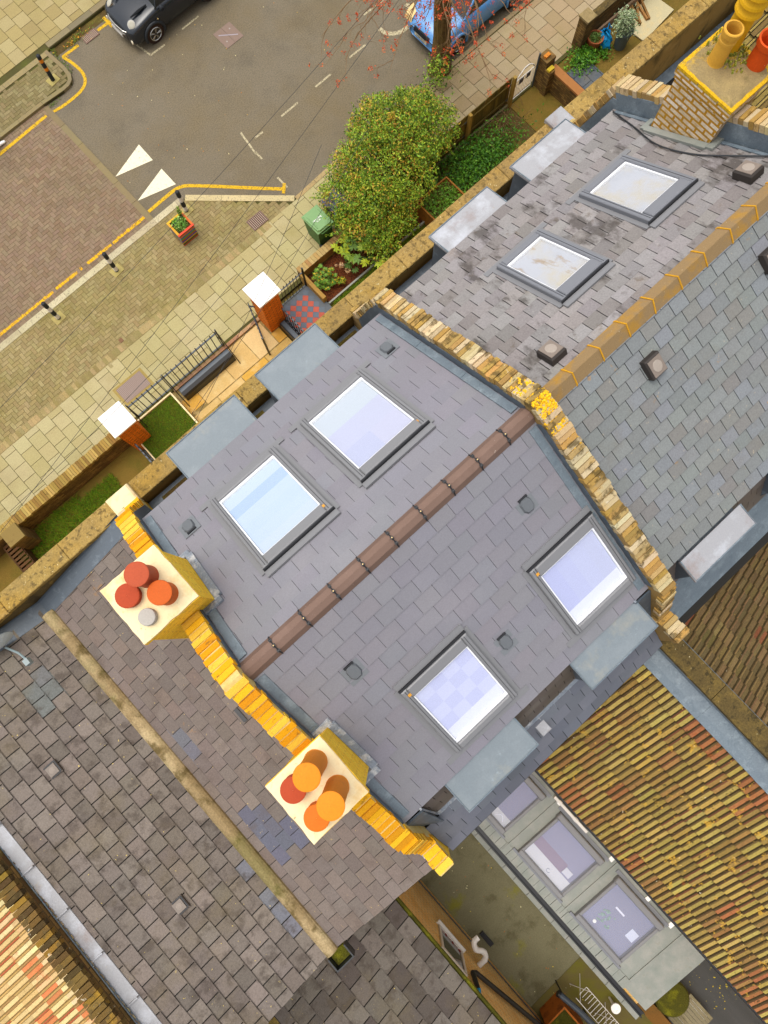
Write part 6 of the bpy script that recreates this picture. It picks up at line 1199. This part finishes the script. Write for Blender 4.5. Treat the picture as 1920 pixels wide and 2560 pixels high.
pts = [(X, Y, .95), (X, Y+.02, 1.2), (X, Y, 1.42), (X, Y, 1.54), (X+.02, Y, 1.66), (X+.03, Y, 1.74), (X, Y+.1, .9), (X-.05, Y+.11, .5), (X-.3, Y+.1, .12), (X, Y-.1, .9), (X+.22, Y-.11, .5), (X+.42, Y-.12, .12), (X, Y+.19, 1.4), (X+.1, Y+.24, 1.13), (X+.28, Y+.22, .93), (X, Y-.19, 1.4), (X-.08, Y-.25, 1.13), (X-.02, Y-.25, .88)]
ed = [(0, 1), (1, 2), (2, 3), (3, 4), (4, 5), (0, 6), (6, 7), (7, 8), (0, 9), (9, 10), (10, 11), (2, 12), (12, 13), (13, 14), (2, 15), (15, 16), (16, 17)]
skin('body', pts, ed, [.15, .13, .14, .055, .095, .08, .09, .065, .045, .09, .065, .045, .06, .045, .035, .06, .045, .035], 'trouser', pe)
m = MB(); m.lathe(X+.0, Y, [(.06, 1.72), (.105, 1.73), (.1, 1.80), (.05, 1.85), (.002, 1.86)], 14); m.build('hair', 'hair', pe, smooth=True)
for (x, y) in ((X-.22, Y+.1), (X+.52, Y-.12)):
    P = [(x-.14, y, .07), (x-.08, y, .09), (x, y, .08), (x+.08, y, .065), (x+.13, y, .055)]; skin('shoe', P, [(0, 1), (1, 2), (2, 3), (3, 4)], [.04, .05, .048, .048, .032], 'white_stone', pe)
for (x, y, z) in ((X+.33, Y+.22, .87), (X-.0, Y-.25, .80)):
    pts = [(x-.02, y, z+.05), (x, y, z)]+[(x+.012*k, y+dy, z-.05) for k, dy in enumerate((-.028, -.01, .01, .026))]+[(x+.02+.012*k, y+dy, z-.085-.008*(k in (1, 2))) for k, dy in enumerate((-.03, -.01, .01, .028))]+[(x+.045, y+.0, z-.03)]
    skin('hand', pts, [(0, 1), (1, 2), (1, 3), (1, 4), (1, 5), (2, 6), (3, 7), (4, 8), (5, 9), (1, 10)], [.028, .03]+[.011]*4+[.008]*4+[.01], 'skin', pe, 1)
# fallen leaves and small litter on the road and paving
m = MB(); litter(m, 60, 3, 14, 14, 18.5, .006, [H('c8a03c'), H('d8c890'), H('a86a28')], .03); litter(m, 40, 4.2, 9, 20.0, 20.5, .006, [H('6a7a20'), H('c8941c')], .05); struct(m.build('fallen_leaves', 'leaf'), 'stuff')
m = MB(); litter(m, 70, -3.8, -1.9, -10.5, -3.2, .032, [H('c8b03c'), H('b86a28'), H('e0d8a8')], .03); litter(m, 40, -.5, .2, -13, -10, .022, [H('c8b41c')], .035); struct(m.build('yard_leaves', 'leaf'), 'stuff')
m = MB(); leaves(m, 220, lambda: (random.gauss(5.0, .25), random.gauss(20.35, .08), R_(.0, .1)), .03, [H('5c7a18'), H('6c8a20'), H('d8961c')]); leaves(m, 160, lambda: (R_(4.1, 4.3), R_(19.5, 20.6), R_(0, .1)), .03, [H('5c7a18'), H('6c7a20')]); leaves(m, 60, lambda: (random.gauss(3.1, .1), random.gauss(19.05, .05), R_(0, .06)), .025, [H('5c7a18')]); struct(m.build('kerb_weeds', 'leaf'), 'stuff')
for o in list(sc.objects):
    if o.parent is None and o.type == 'MESH' and 'kind' not in o and 'category' not in o: print('UNTAGGED', o.name)
print('objects', len(sc.objects), 'faces', sum(len(o.data.polygons) for o in sc.objects if o.type == 'MESH'))
